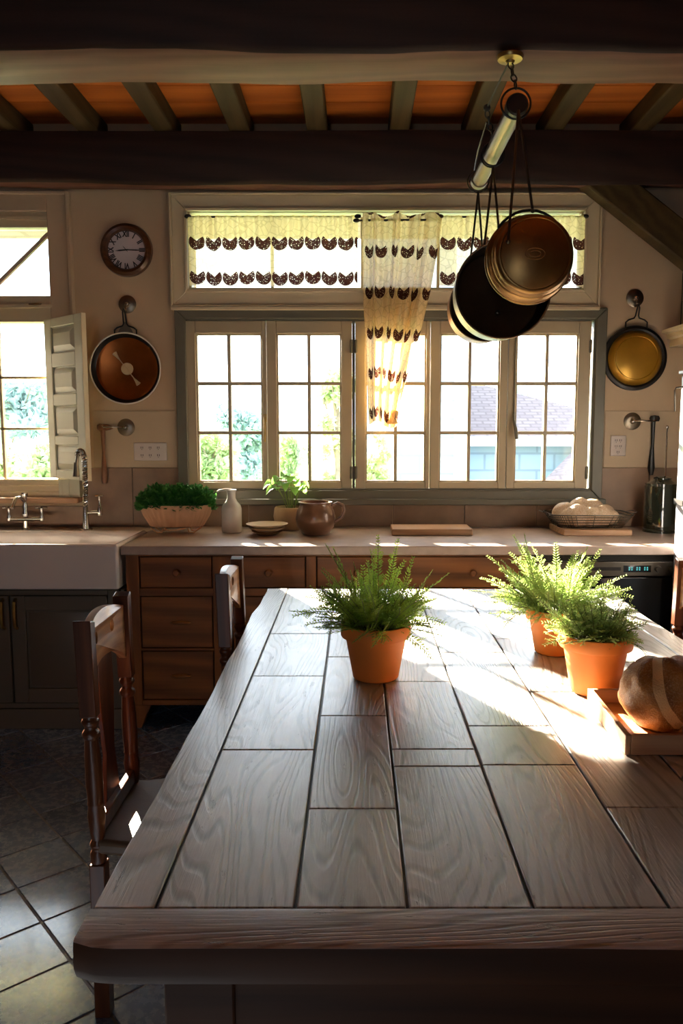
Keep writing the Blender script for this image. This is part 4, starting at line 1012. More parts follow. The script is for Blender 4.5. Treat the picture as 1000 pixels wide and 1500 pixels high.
for f in (.35, .55, .72): m.tube([(bxa - .012, 3.965, zs + zr * f), (bxa - .012, 4.215, zs + zr * f)], .002, 6); m.tube([(bxa - .012, 3.965, zs + zr * f), (bxa + .24, 3.965, zs + zr * f)], .002, 6)
build(m, 'wires', 'iron', t)
m = MB(); m.tube([(bxa - .06, 3.97, zs + .001), (bxa - .06, 3.97, zs + .06), (bxa - .04, 3.97, zs + .075), (bxa - .015, 3.97, zs + .078)], .0025, 6); build(m, 'side_loop', 'iron', t)

# ------------------------------------------------------------------ pot rack and pans
Yn = 2.6; n_ = U(758, 152, Y=Yn); bxr = n_.x; zb_ = n_.z; Yf = U(701, 264, X=bxr).y
zplate = BZ
fl_ = U(750, 74, Z=BZ - .02)
t = thing('pot_rack', (bxr, (Yn + Yf) / 2, zb_), 'steel tube pot rack hung on chains from the nearest beam', 'pot rack')
m = MB(); m.lathe([(.030, Yn + .02), (.030, Yf)], (bxr, 0, zb_), 36, axis='Y', cap=True); build(m, 'bar', 'steel', t)
m = MB(); m.lathe([(0, Yn - .002), (.030, Yn - .002), (.035, Yn + .004), (.035, Yn + .04), (.030, Yn + .042)], (bxr, 0, zb_), 36, axis='Y', cap=False); build(m, 'end_cap', 'iron', t)
m = MB(); m.lathe([(0, Yf + .012), (.030, Yf + .012), (.034, Yf + .004), (.034, Yf - .03), (.030, Yf - .032)], (bxr, 0, zb_), 36, axis='Y', cap=False); build(m, 'end_cap', 'steel', t)
fp = Vector((bxr - .002, 2.735, BZ - .012))
m = MB(); m.lathe([(0, -.020), (.012, -.020), (.016, -.012), (.040, -.008), (.044, .0), (.044, .004)], tuple(fp + Vector((0, 0, -.002))), 32, cap=False); build(m, 'ceiling_plate', 'brass', t)
def chain(pa, pb, n, R=.014, r=.0026):
    out = MB(); pa, pb = Vector(pa), Vector(pb); d = pb - pa
    for i in range(n):
        c_ = pa + d * ((i + .5) / n); nn = Vector((1, 0, 0)) if i % 2 else Vector((0, 1, 0)); L = d.length / n * .5 + r * 1.2
        u = nn.cross(d.normalized()).normalized(); w = d.normalized(); pts = []
        for k in range(16):
            a = 2 * pi * k / 16; pts.append(c_ + w * L * cos(a) + u * R * .62 * sin(a))
        out.tube(pts, r, 6, closed=True)
    return out
ringc = Vector((bxr, Yn + .03, zb_))
m = MB(); m.torus(tuple(ringc + Vector((0, 0, .012))), .047, .0035, (0, 1, 0), 32, 8); build(m, 'ring', 'iron', t)
ct_ = ringc + Vector((0, 0, .059))
build(chain(fp + Vector((0, 0, -.018)), ct_, 4), 'chain', 'iron', t)
m = MB(); kx = U(713, 158, Y=3.0); m.tube([fp + Vector((-.006, .01, -.02)), kx], .0035, 8); m.ball(tuple(kx), .014, (1, 1, 1), 2); build(m, 'stay_rod', 'iron', t)
ry = U(722, 235, X=bxr).y
m = MB(); m.torus((bxr, ry, zb_ - .006), .042, .0035, (0, 1, 0), 32, 8); m.torus((bxr, ry + .03, zb_ - .004), .040, .003, (0, 1, 0), 32, 8); build(m, 'ring', 'iron', t)
build(chain(kx + Vector((0, 0, -.012)), (bxr - .0, ry, zb_ + .036), 5), 'chain', 'iron', t)
m = MB(); m.torus((bxr - .004, Yf - .01, zb_ - .004), .044, .003, (0, 1, 0), 32, 8); m.tube([kx + Vector((0, .0, -.05)), kx + Vector((-.008, .15, -.10)), Vector((bxr - .02, Yf - .01, zb_ + .04))], .003, 6); build(m, 'ring', 'wire', t)
def hang_pan(center, R, depth, front, label, wires, top, mats, name='hanging_saucepan', embossed=False):
    """axis along Y; front='base' shows the bottom to the camera, else the open side"""
    cx_, cy_, cz_ = center
    t = thing(name, (cx_, cy_, cz_ - R), label, 'pan', 'pans hanging from the rack')
    m = MB(); s = 1 if front == 'base' else -1
    y0 = cy_ if front == 'base' else cy_ + depth   # y of the base
    def yy(h): return y0 + s * h * depth
    prof = [(0, 0.0), (.74, 0.0), (.755, .02), (.77, 0), (.80, .01), (.84, .05), (.865, .14), (.875, .30), (.90, .34), (.90, .48), (.935, .52), (.94, .72), (.965, .76), (.97, .94), (1.0, .97), (1.0, 1.0), (.955, 1.0), (.93, .9), (.86, .3), (.80, .10), (.74, .06), (0, .05)]
    if front == 'base': pr = prof
    else: pr = [(0, 0), (.84, 0), (.92, .03), (.955, .10), (.965, .6), (.97, .95), (1.0, .97), (1.0, 1.0), (.965, 1.0), (.955, .965)]
    m.lathe([(r_ * R, yy(h)) for r_, h in pr], (cx_, 0, cz_), 80, axis='Y', cap=False); body = build(m, 'pan_body', mats[0], t, angle=50)
    if front != 'base':
        m = MB(); m.lathe([(r_ * R, yy(h)) for r_, h in [(.956, .966), (.95, .6), (.94, .14), (.90, .07), (.80, .04), (0, .04)]], (cx_, 0, cz_), 80, axis='Y', cap=False); build(m, 'dark_inside', 'pandark', t)
        m = MB(); m.torus((cx_, yy(1.0), cz_), R * .985, .003, (0, 1, 0), 80, 6); build(m, 'rim', 'steel', t)
        m = MB(); m.ball((cx_ + .005, yy(.04) - .004, cz_ - R * .35), .008, (1, .6, 1), 2); build(m, 'rivet', 'steel', t)
    else:
        m = MB(); m.torus((cx_ - .0, yy(0) - .0005, cz_), R * .22, .0015, (0, 1, 0), 40, 6, sx=1.0, sz=.55); m.torus((cx_, yy(0) - .0005, cz_), R * .13, .0015, (0, 1, 0), 30, 6, sx=1, sz=.5); build(m, 'embossed_ring', mats[0], t)
        m = MB(); m.tube([(cx_ + R * .93 * cos(a), yy(.97) - .004, cz_ + R * 1.09 * sin(a)) for a in [radians(q) for q in range(40, 141, 10)]], .0045, 8); build(m, 'bail_handle', 'iron', t)
    for k, w in enumerate(wires):
        m = MB(); m.tube([Vector(top), Vector(top).lerp(Vector(w), .5) + Vector((.001, 0, 0)), Vector(w)], .0044, 8); m.ball(tuple(w), .007, (1, 1, 1), 2)
        build(m, 'hanging_wire', 'wire', t)
    return t
c = U(780, 375, Y=2.55)
top = (bxr + .001, Yn - .008, zb_ - .022)
hang_pan((c.x, 2.515, c.z), .142, .10, 'base', 'bronze pan nearest the camera on the rack, bottom facing out', [tuple(U(744, 354, Y=2.508)), tuple(U(780, 309, Y=2.56))], top, ('bronze',))
ym = 2.93; c = U(737, 425, Y=ym)
hang_pan((c.x, ym, c.z), .176, .15, 'open', 'large dark inside pan in the middle of the rack', [tuple(U(709, 361, Y=ym + .015) ), tuple(U(731, 345, Y=ym + .02))], (bxr, ry + .002, zb_ - .052), ('steel',))
ym = Yf - .02; c = U(711, 447, Y=ym)
hang_pan((c.x, ym, c.z), .152, .16, 'open', 'small pan farthest along the rack, half hidden at lower left', [tuple(U(686, 402, Y=ym + .01)), tuple(U(708, 396, Y=ym + .01))], (bxr - .003, Yf - .01, zb_ - .045), ('copper',))

# ------------------------------------------------------------------ the table
tb = thing('dining_table', (.33, 2.09, 0), 'large farmhouse table with weathered plank top filling the foreground', 'table')
X0, X1, Y0, Y1 = -.372, 1.036, .957, 3.223
ye = 1.043        # inner line of the near end board
rnd = random.Random(21)
m = MB(); th = .045; zb_ = TZ - th
xs = [-.285, -.087, .0725, .251, .444, .628, .805, .955]
joints = [[2.512, 2.076, 1.588], [2.80, 2.253, 1.783, 1.333], [2.62, 2.03, 1.591, 1.508], [2.9, 2.30, 1.72, 1.514], [2.45, 1.95, 1.338], [2.7, 2.2, 1.46], [2.9, 2.05, 1.5]]
g = .0022
def plank(x0, x1, y0, y1, gd=0):
    nx, ny = 2, max(2, int((y1 - y0) / .12)); fs = []
    m.box(x0 + g, x1 - g, y0 + g * .5, y1 - g * .5, zb_, TZ - .0006 * rnd.random(), rnd=(rnd.random(), gd))
for k in range(len(xs) - 1):
    ys = [Y1 - .005] + joints[k] + [ye]
    for a, b in zip(ys, ys[1:]): plank(xs[k], xs[k + 1], b, a)
# left rail, with a wavy waney outer edge
def rail(xin, xout, sgn):
    n = 40; pts = []; r_ = rnd.random()
    for i in range(n + 1):
        y = ye + (Y1 - ye) * i / n; wv = .010 * noise.noise(Vector((y * 2.4, sgn * 3, 4))) + .004 * noise.noise(Vector((y * 7, sgn, 1)))
        if i == n: wv = 0
        pts.append((xout + wv, y))
    for i in range(n):
        a, b = pts[i], pts[i + 1]; xi = xin + .0
        q = [(xi, a[1]), (a[0], a[1]), (b[0], b[1]), (xi, b[1])]
        if sgn > 0: q = [(a[0], a[1]), (xi, a[1]), (xi, b[1]), (b[0], b[1])]
        vt = [m.b.verts.new((p[0], p[1], TZ)) for p in q]; vbm = [m.b.verts.new((p[0], p[1], zb_)) for p in q]
        fs = [m.b.faces.new(vt), m.b.faces.new(vbm[::-1])]
        for s in range(4):
            if (s == 0 and i > 0) or (s == 2 and i < n - 1): continue
            fs.append(m.b.faces.new((vt[s], vt[(s + 1) % 4], vbm[(s + 1) % 4], vbm[s])))
        m.paint(fs, (r_, 0))
rail(xs[0] - g, X0, -1); rail(xs[-1] + g, X1, 1)
bmesh.ops.remove_doubles(m.b, verts=m.b.verts, dist=.0001)
top_o = build(m, 'tabletop', 'table', tb, bevel=.0025, segs=2)
m = MB()
# near end board with worn rounded nosing
nx = 50; prof = [(ye - g, zb_), (ye - g, TZ), (Y0 + .008, TZ), (Y0 + .002, TZ - .003), (Y0, TZ - .010), (Y0 - .002, TZ - .04), (Y0 + .006, zb_ - .012), (Y0 + .02, zb_ - .018), (ye - g, zb_ - .018)]
rings = []
for i in range(nx + 1):
    x = X0 - .004 + (X1 - X0 + .008) * i / nx; e = min(i, nx - i); q = []
    for (y, z) in prof:
        w = .004 * noise.noise(Vector((x * 3, z * 9, 2))) if y < Y0 + .03 else 0
        rd = {0: .014, 1: .003, 2: .0}.get(e, 0) if y < Y0 + .03 else 0
        q.append(m.b.verts.new((x, y + w + rd, z)))
    rings.append(q)
fs = []
for i in range(nx):
    for k in range(len(prof)): fs.append(m.b.faces.new((rings[i][k], rings[i][(k + 1) % len(prof)], rings[i + 1][(k + 1) % len(prof)], rings[i + 1][k])))
fs.append(m.b.faces.new(rings[0])); fs.append(m.b.faces.new(rings[-1][::-1])); m.paint(fs, (.55, 1))
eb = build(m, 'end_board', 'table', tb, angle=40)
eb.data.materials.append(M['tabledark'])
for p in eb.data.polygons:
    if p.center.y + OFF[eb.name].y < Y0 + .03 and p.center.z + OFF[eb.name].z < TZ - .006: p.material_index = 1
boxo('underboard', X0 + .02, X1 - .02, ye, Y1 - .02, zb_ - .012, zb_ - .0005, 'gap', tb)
boxo('joint_filler', X0 + .03, X1 - .03, ye - .01, Y1 - .02, zb_ - .0003, TZ - .008, 'gap', tb)
# apron and legs
ax0, ax1, ay0, ay1 = X0 + .10, X1 - .10, Y0 + .075, Y1 - .14
for nm, q in (('apron', (ax0, ax1, ay0, ay0 + .03)), ('apron', (ax0, ax1, ay1 - .03, ay1)), ('apron', (ax0, ax0 + .03, ay0 + .03, ay1 - .03)), ('apron', (ax1 - .03, ax1, ay0 + .03, ay1 - .03))):
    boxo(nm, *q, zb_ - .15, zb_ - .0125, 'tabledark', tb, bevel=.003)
for sx in (ax0 + .05, ax1 - .05):
    for sy in (ay0 + .044, ay1 - .044):
        m = MB(); m.box(sx - .05, sx + .05, sy - .05, sy + .05, zb_ - .19, zb_ - .013)
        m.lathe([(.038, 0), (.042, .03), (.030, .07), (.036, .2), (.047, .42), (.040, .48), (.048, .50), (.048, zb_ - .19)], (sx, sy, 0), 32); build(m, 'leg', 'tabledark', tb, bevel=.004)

# ------------------------------------------------------------------ chairs
def make_chair(label):
    root = thing('dining_chair', (0, 0, 0), label, 'chair', 'turned wooden dining chairs')
    W = .150; lean = lambda z: -.015 * max(0, z - .46) / .55
    top = 1.0
    for s in (-1, 1):
        m = MB(); sq = .019
        for (z0, z1, a, b) in ((0, .40, .017, .019),):
            vs = m.box(s * W - b, s * W + b, -b, b, z0, z1)
        prof = [(.019, .40), (.020, .425), (.015, .435), (.021, .447), (.015, .460), (.018, .475), (.0215, .52), (.0185, .545), (.0205, .55), (.0185, .556), (.0205, .60), (.0195, .66), (.016, .712), (.021, .720), (.0215, .728), (.015, .736), (.014, .742), (.0205, .752), (.021, .758), (.016, .765), (.018, .775)]
        m.lathe(prof, (s * W, 0, 0), 20)
        # flat shaped upper part
        vs = m.box(s * W - .017, s * W + .017, -.020, .020, .768, top)
        for v in vs:
            if v.co.z > .9: v.co.y = v.co.y * 1.05 ; v.co.z += .004 * s * (1 if v.co.x > s * W else -1)
        for v in m.b.verts: v.co.y += lean(v.co.z)
        build(m, 'back_post', 'chair', root, bevel=.003, local=True)
    # top rail with two round holes
    cu = bpy.data.curves.new('r', 'CURVE'); cu.dimensions = '2D'; cu.fill_mode = 'BOTH'; cu.extrude = .010
    def spl(pts):
        sp = cu.splines.new('POLY'); sp.points.add(len(pts) - 1)
        for i, p in enumerate(pts): sp.points[i].co = (p[0], p[1], 0, 1)
        sp.use_cyclic_u = True
    w_ = W - .014; up = [(w_ * (i / 12 * 2 - 1), .972 + .022 * (1 - (i / 12 * 2 - 1) ** 2) ) for i in range(13)]
    lo = [(w_ * (1 - i / 12 * 2), .852 + .020 * (1 - (1 - i / 12 * 2) ** 2) - .03 * abs(1 - i / 12 * 2) ** 4) for i in range(13)]
    spl(up + lo)
    for s in (-1, 1): spl([(s * .062 + .0125 * cos(a), .935 + .0155 * sin(a)) for a in [2 * pi * k / 20 for k in range(20)]])
    to = bpy.data.objects.new('r', cu); COL.objects.link(to); bpy.context.view_layer.update(); dg = bpy.context.evaluated_depsgraph_get()
    me = bpy.data.meshes.new_from_object(to.evaluated_get(dg)); bpy.data.objects.remove(to)
    m = MB(); m.b.from_mesh(me); bmesh.ops.remove_doubles(m.b, verts=m.b.verts, dist=1e-5)
    for v in m.b.verts:
        x, z, y = v.co.x, v.co.y, v.co.z; v.co = (x, y + lean(z) - .018 * (1 - (x / W) ** 2) + .002, z)
    build(m, 'top_rail', 'chairrail', root, local=True, bevel=.002, angle=30)
    # central splat and lower rail
    m = MB(); pts = [(-.055, .49), (-.045, .56), (-.032, .62), (-.045, .70), (-.058, .78), (-.055, .876), (.055, .876), (.058, .78), (.045, .70), (.032, .62), (.045, .56), (.055, .49)]
    m.prism(pts, 'Y', -.006, .006)
    for v in m.b.verts: v.co.y += lean(v.co.z) - .012
    build(m, 'splat', 'chair', root, local=True, bevel=.002)
    m = MB(); m.box(-W + .015, W - .015, -.010, .010, .465, .505); build(m, 'lower_rail', 'chair', root, local=True, bevel=.004)
    # seat
    m = MB(); sp = []
    for (x, y) in ((-.165, -.005), (-.19, .14), (-.20, .33), (-.185, .375), (.185, .375), (.20, .33), (.19, .14), (.165, -.005)): sp.append((x, y))
    m.prism(sp, 'Z', .425, .462); build(m, 'seat', 'seat', root, local=True, bevel=.012, segs=4)
    for s in (-1, 1):
        m = MB(); m.lathe([(.016, 0), (.018, .04), (.013, .06), (.019, .10), (.021, .22), (.015, .30), (.020, .31), (.020, .3305), (.022, .34), (.022, .424)], (s * .165, .33, 0), 20); build(m, 'front_leg', 'chair', root, local=True)
        m = MB(); m.tube([(s * W, 0, .2), (s * .165, .33, .2)], .010, 12); build(m, 'stretcher', 'chair', root, local=True)
    m = MB(); m.tube([(-.165, .33, .24), (0, .33, .24), (.165, .33, .24)], .01, 12, radii=[.009, .014, .009]); build(m, 'stretcher', 'chair', root, local=True)
    m = MB(); m.tube([(-W, 0, .26), (W, 0, .26)], .009, 12); build(m, 'stretcher', 'chair', root, local=True)
    return root
# local +y = towards the front of the seat; rotation -90deg turns it to +x
ch = make_chair('dark turned dining chair nearest the camera on the left of the table')
ch.location = (-.628, 1.96, 0); ch.rotation_euler = (0, 0, radians(-90))
c2 = copy_tree(ch); c2['label'] = 'dark turned dining chair tucked in at the far left of the table'; c2.location = (-.402, 2.55, 0); c2.rotation_euler = (0, 0, radians(-90))
c3 = copy_tree(ch); c3['label'] = 'turned wooden dining chair on the right side of the table, cut by the photo edge'; c3.location = (1.11, 2.52, 0); c3.rotation_euler = (0, 0, radians(90))

# ------------------------------------------------------------------ potted ferns
def fern(px, Y, rim_r, h, label, mat, seed, nfr, lens, topbias, lean=(0, 0), base_py=None, rimband=.034):
    x = U(px, 1000, Y=Y).x
    # x at table height
    rnd = random.Random(seed)
    t = thing('potted_fern', (x, Y, TZ), label, 'potted plant', 'terracotta ferns on the table')
    z = TZ + .001; rb = rim_r * .655
    m = MB(); m.lathe([(0, z), (rb - .004, z), (rb, z + .004), (rim_r * .87, z + h - rimband), (rim_r * .985, z + h - rimband + .0015), (rim_r, z + h - rimband + .004), (rim_r * 1.01, z + h - .004), (rim_r * .99, z + h), (rim_r * .92, z + h), (rim_r * .90, z + h - .02), (0, z + h - .02)], (x, Y, 0), 64, cap=False)
    build(m, 'pot', 'terra', t, angle=30)
    m = MB(); m.lathe([(0, z + h - .012), (rim_r * .9, z + h - .016)], (x, Y, 0), 40, cap=False)
    for v in m.b.verts: v.co.z += .003 * noise.noise(v.co * 60)
    build(m, 'soil', 'soil', t)
    mf = MB(); ms = MB()
    for i in range(nfr):
        a = 2 * pi * i / nfr * 2.618 + rnd.uniform(-.3, .3)
        el = radians(rnd.triangular(2, 88, 45)); L = rnd.uniform(*lens) * (1.25 if rnd.random() < .12 else 1) * (.75 + .5 * sin(el) * topbias)
        r0 = rim_r * .55 * sqrt(rnd.random()); p = Vector((x + r0 * cos(a), Y + r0 * sin(a), z + h - .015))
        d = Vector((cos(a) * cos(el) + lean[0], sin(a) * cos(el) + lean[1], sin(el))).normalized()
        n = max(12, int(L / .0078)); st = L / n; pts = [p.copy()]; k2 = rnd.uniform(.15, 1.5) / n; wob = rnd.uniform(-.9, .9) / n; tw = rnd.uniform(-.8, .8)
        for k in range(n):
            d = (d + Vector((-d.y * wob, d.x * wob, -k2 * (1 - .6 * sin(el))))).normalized(); p = p + d * st; pts.append(p.copy())
            f = k / n
            if f < .12: continue
            side = d.cross(Vector((0, 0, 1)))
            if side.length < .08: side = Vector((sin(a), -cos(a), 0))
            side.normalize(); up = side.cross(d); side = (side * cos(tw) + up * sin(tw)).normalized(); up = side.cross(d)
            ll = (.018 * (1 - f) ** .6 + .005) * rnd.uniform(.8, 1.2)
            for sg in (-1, 1):
                dd = (side * sg + d * (.45 + .4 * f) + up * rnd.uniform(-.25, .45)).normalized()
                mf.leaf(p, dd, up, ll, .0030 + .08 * ll, .3)
                if f < .8 and rnd.random() < .30:      # a side branchlet with its own leaflets
                    q = p.copy(); bl = ll * rnd.uniform(1.6, 2.6) * (1 - .5 * f); nb = int(bl / .005)
                    for jn in range(nb):
                        q = q + dd * .005; s3 = dd.cross(up).normalized(); l3 = .008 * (1 - .5 * jn / nb)
                        for s4 in (-1, 1): mf.leaf(q, (s3 * s4 + dd * .9).normalized(), up, l3, .0034, .3)
        ms.tube(pts[::4] + [pts[-1]], .0010, 4)
    build(mf, 'foliage', mat, t, smooth=False); build(ms, 'fronds_stems', 'stem', t)
    return t
fern(550, 2.065, .094, .150, 'bright green fern in a terracotta pot, alone at the middle of the table', 'fern', 3, 135, (.13, .24), .28, rimband=.036)
fern(808, 2.30, .082, .135, 'tall pale green fern in the terracotta pot standing behind another', 'fern2', 8, 115, (.12, .22), .85, lean=(-.08, -.04))
fern(870, 1.955, .0915, .150, 'low dark fern in the front right terracotta pot next to the bread tray', 'fern2', 14, 95, (.07, .15), .25, lean=(-.05, .05))

# ------------------------------------------------------------------ tray and loaf
a = U(915, 1107, Z=TZ); b = U(859, 1028, Z=TZ); tw = .50
zt_ = TZ + .044
b = U(860, 1008, Z=zt_)
t = thing('serving_tray', (a.x + .2, a.y + .15, TZ), 'pale wooden serving tray holding the round loaf at the right of the table', 'tray')
dirv = (Vector((b.x, b.y)) - Vector((a.x, a.y))); Ld = dirv.length
ux = Vector((1, -.0)); uy = dirv.normalized()
def TP(u, v, z): q = Vector((a.x, a.y)) + ux * u + uy * v; return Vector((q.x, q.y, z))
def tbox(m, u0, u1, v0, v1, z0, z1):
    for v in m.box(u0, u1, v0, v1, z0, z1): v.co = TP(v.co.x, v.co.y, v.co.z)
m = MB(); tbox(m, .010, tw - .01, .010, Ld - .01, TZ + .001, TZ + .012); build(m, 'tray_floor', 'lightwood', t)
for q in ((0, .012, 0, Ld), (tw - .012, tw, 0, Ld), (.012, tw - .012, 0, .012), (.012, tw - .012, Ld - .012, Ld)):
    m = MB(); tbox(m, *q, TZ + .0008, zt_); build(m, 'side', 'lightwood', t, bevel=.002)
lc = U(958, 1018, Y=1.70)
lx, ly, lr = lc.x + .018, 1.70, .094
m = MB(); vs = m.ball((0, 0, 0), lr, (.96, .95, .92), 5, .12)
for v in vs:
    k = .80 * v.co.x - .60 * v.co.y + .42 * v.co.z - .026
    dip = math.exp(-(k / .022) ** 2)
    v.co *= 1 - .10 * dip
    v.co += v.co.normalized() * .0012 * noise.noise(v.co * 130)
    v.co.z = max(v.co.z, -.072)
    v.co += Vector((lx, ly, TZ + .013 + .0725))
T(build(m, 'round_loaf', 'loaf', loc=(lx, ly, TZ + .013 + .0725), angle=180), 'round seeded brown loaf with a pale band, lying in the wooden tray', 'bread')

# ------------------------------------------------------------------ outside
gz = -.55
T(boxo('garden_lawn', -60, 60, WY + .4, 90, gz - .3, gz, 'grass'), 'pale sunlit ground outside the windows', 'lawn', kind='stuff')
cn = thing('added_sun_overhang', (-.3, WY + .17, 2.86), 'unseen overhang added outside to keep sun off the upper windows', 'sun blocker')  # added out of view to block sun from the valance and upper light
m = MB(); m.prism([(WY + .17, 2.93), (WY + 1.80, 2.86), (WY + 1.80, 2.91), (WY + .17, 3.06)], 'X', -4.4, 3.2); build(m, 'sun_overhang_slab', 'rooftile', cn, smooth=False)
hs = thing('neighbour_house', (6, 15, gz), 'pale blue shingled house with brown hip roof seen through the right casements', 'house')
Yh = 13.0
xa, xb = U(528, 600, Y=Yh).x, U(674, 600, Y=Yh).x
boxo('tower_wall', xa, xb, Yh, Yh + 4, gz, 6.2, 'shingle', hs)
boxo('corner_board', xb - .10, xb + .09, Yh - .03, Yh + .1, gz, 6.2, 'whitetrim', hs)
m = MB(); zc_ = U(674, 637, Y=Yh + 1).z
xe = U(980, 600, Y=Yh + 1).x
boxo('wing_wall', xb + .091, xe, Yh + 1, Yh + 5.5, gz, zc_ - .12, 'shingle', hs)
pr_ = [U(662, 642, Y=Yh + .75), U(880, 640, Y=Yh + .75), U(846, 622, Y=Yh + 2.5), U(686, 556, Y=Yh + 3.2)]
m = MB(); ev = U(700, 640, Y=Yh + .7).z; xL, xR = xb + .1, xe + .3; ry0, ry1 = Yh + .7, Yh + 5.8
rz = U(690, 560, Y=Yh + 3.2).z; rx = xb + .15
v0 = [m.b.verts.new(p) for p in ((xL, ry0, ev), (xR, ry0, ev), (xR, ry1, ev), (xL, ry1, ev), (rx, Yh + 3.2, rz), (rx + .5, Yh + 3.2, rz))]
for q in ((0, 1, 5, 4), (1, 2, 5), (2, 3, 4, 5), (3, 0, 4), (3, 2, 1, 0)): m.b.faces.new([v0[i] for i in q])
build(m, 'hip_roof', 'rooftile', hs, smooth=False)
boxo('eave_board', xb + .1, xe + .3, Yh + .66, Yh + .72, ev - .16, ev + .01, 'whitetrim', hs)
m = MB(); q0, q1 = U(795, 702, Y=Yh - .5), U(880, 668, Y=Yh - .5)
v0 = [m.b.verts.new(p) for p in ((q0.x, Yh - .6, q0.z), (q1.x + 1.5, Yh - .6, q0.z), (q1.x + 1.5, Yh + .9, q1.z + .4), (q1.x, Yh + .9, q1.z + .1))]
v1 = [m.b.verts.new(v.co - Vector((0, 0, .1))) for v in v0]
m.b.faces.new(v0); m.b.faces.new(v1[::-1])
for i in range(4): m.b.faces.new((v0[i], v0[(i + 1) % 4], v1[(i + 1) % 4], v1[i]))
build(m, 'porch_roof', 'rooftile', hs, smooth=False)
boxo('porch_wall', q1.x, q1.x + 1.4, Yh - .5, Yh + .9, gz, q0.z - .12, 'shingle', hs)
def tree(cx_, cy_, h, r, label, mat, seed, n=2600, ls=.16, bottom=.25):
    rnd = random.Random(seed); root = thing('garden_tree', (cx_, cy_, gz), label, 'tree', 'trees in the garden')
    m = MB(); m.tube([(cx_, cy_, gz + .012), (cx_ + .05, cy_, gz + h * .4), (cx_, cy_ + .05, gz + h * .8)], .1, 10, radii=[.13 * h / 4, .09 * h / 4, .03 * h / 4])
    for k in range(6):
        a = k * 1.1; z0 = gz + h * (.3 + .08 * k); m.tube([(cx_, cy_, z0), (cx_ + cos(a) * r * .6, cy_ + sin(a) * r * .6, z0 + h * .2)], .03, 6, radii=[.04 * h / 4, .012])
    build(m, 'trunk', 'bark', root)
    m = MB(); blobs = [(Vector((cx_ + rnd.uniform(-.7, .7) * r, cy_ + rnd.uniform(-.6, .6) * r, gz + h * rnd.uniform(bottom, .93))), r * rnd.uniform(.28, .5)) for _ in range(16)]
    for i in range(n):
        c_, br = blobs[i % 16]; d = Vector((rnd.gauss(0, 1), rnd.gauss(0, 1), rnd.gauss(0, 1))).normalized() * br * rnd.random() ** .4
        m.leaf(c_ + d, (d + Vector((rnd.gauss(0, 1), rnd.gauss(0, 1), rnd.gauss(0, 1))) * br * .6), Vector((rnd.gauss(0, 1), rnd.gauss(0, 1), rnd.gauss(0, 1))), ls * rnd.uniform(.7, 1.3), ls * .6)
    for v in m.b.verts: v.co.z = max(v.co.z, gz + .06)
    build(m, 'crown', mat, root, smooth=False)
def tree_at(px, ptop, Y, wpx, label, mat, seed, n=2600, ls=.16, bottom=.2):
    p = U(px, ptop, Y=Y); tree(p.x, Y, p.z - gz, wpx / F * Y / 2, label, mat, seed, n, ls, bottom)
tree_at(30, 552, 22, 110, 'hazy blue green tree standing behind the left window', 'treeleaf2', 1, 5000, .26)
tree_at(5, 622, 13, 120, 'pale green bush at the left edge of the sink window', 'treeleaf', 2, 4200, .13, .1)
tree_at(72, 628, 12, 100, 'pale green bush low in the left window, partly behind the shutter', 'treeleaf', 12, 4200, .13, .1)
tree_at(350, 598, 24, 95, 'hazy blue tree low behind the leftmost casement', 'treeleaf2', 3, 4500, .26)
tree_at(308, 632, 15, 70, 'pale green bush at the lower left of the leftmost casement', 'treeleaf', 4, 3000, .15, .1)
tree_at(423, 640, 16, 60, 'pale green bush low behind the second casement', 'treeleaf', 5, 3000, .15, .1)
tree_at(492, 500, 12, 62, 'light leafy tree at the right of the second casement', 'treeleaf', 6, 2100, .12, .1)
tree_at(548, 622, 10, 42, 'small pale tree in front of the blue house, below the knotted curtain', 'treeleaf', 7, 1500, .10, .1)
tree_at(762, 560, 26, 48, 'small hazy tree behind the neighbour roof', 'treeleaf2', 8, 1600, .22, .4)

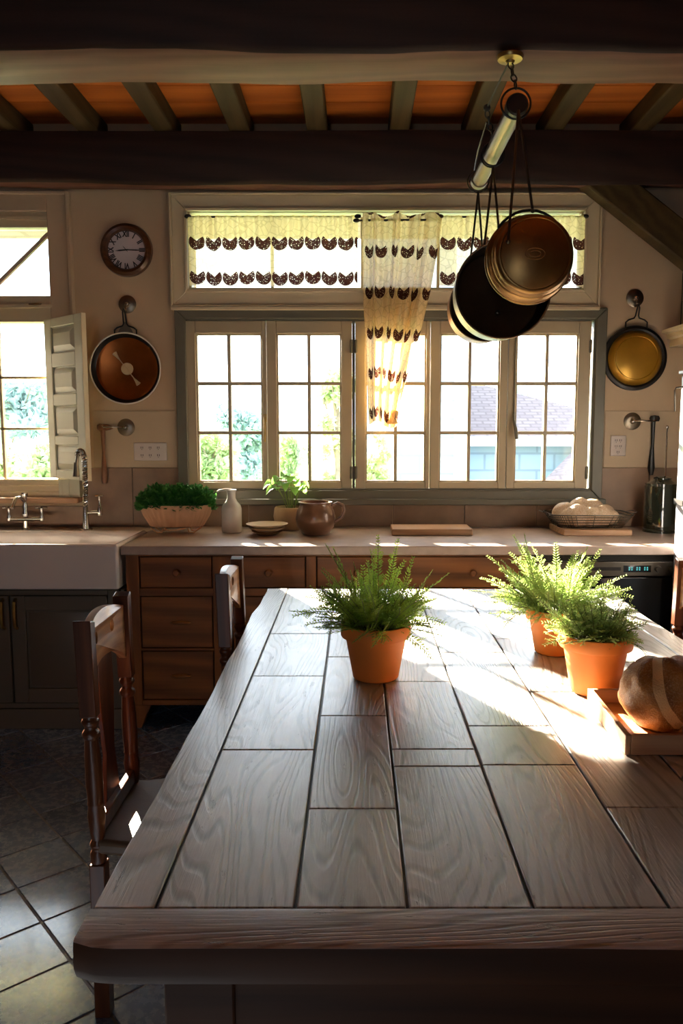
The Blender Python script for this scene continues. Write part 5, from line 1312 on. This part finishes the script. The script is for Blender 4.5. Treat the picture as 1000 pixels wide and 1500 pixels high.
# ------------------------------------------------------------------ light, camera, view
w = bpy.data.worlds.new('World'); S.world = w; w.use_nodes = True
bg = w.node_tree.nodes['Background']; bg.inputs[0].default_value = (.76, .88, 1.0, 1); bg.inputs[1].default_value = 8.5
sun = bpy.data.lights.new('sun', 'SUN'); so = bpy.data.objects.new('sun', sun); COL.objects.link(so)
el = radians(20.5); hz = Vector((.475, -1.0)).normalized(); dv = Vector((hz.x * cos(el), hz.y * cos(el), -sin(el)))
so.rotation_euler = dv.to_track_quat('-Z', 'Y').to_euler(); so.location = (-4, 9, 6); sun.energy = 115; sun.color = (1, .86, .66); sun.angle = radians(.6)
def portal(x, y, z, sx, sz, rx, name):
    l = bpy.data.lights.new(name, 'AREA'); l.shape = 'RECTANGLE'; l.size = sx; l.size_y = sz; o = bpy.data.objects.new(name, l); COL.objects.link(o); o.location = (x, y, z); o.rotation_euler = (rx, 0, 0); l.cycles.is_portal = True
portal((main['x0'] + main['x1']) / 2, WY + .2, (main['z0'] + trs['z1']) / 2, 2.4, 1.6, radians(-90), 'daylight_opening')
portal((lef['x0'] + lef['x1']) / 2, WY + .2, (lef['z0'] + lef['z1']) / 2, 1.05, 1.5, radians(-90), 'daylight_opening')
portal((dx0 + dx1) / 2, BY - .2, dz / 2, dx1 - dx0 + .05, 2.1, radians(90), 'daylight_opening')
cam = bpy.data.cameras.new('camera'); co = bpy.data.objects.new('camera', cam); COL.objects.link(co); S.camera = co
co.location = (0, 0, H); co.rotation_euler = (pi / 2 - PIT, 0, 0)
cam.sensor_fit = 'VERTICAL'; cam.sensor_height = 36; cam.lens = F / 1500 * 36; cam.shift_x = -22 / 1500; cam.clip_start = .02; cam.clip_end = 300
vs = S.view_settings; vs.view_transform = 'Standard'; vs.look = 'None'; vs.gamma = 1; vs.use_curve_mapping = False; vs.exposure = -0.05
S.cycles.max_bounces = 10; S.cycles.diffuse_bounces = 6; S.cycles.transparent_max_bounces = 16; S.cycles.sample_clamp_indirect = 8; S.cycles.use_denoising = True
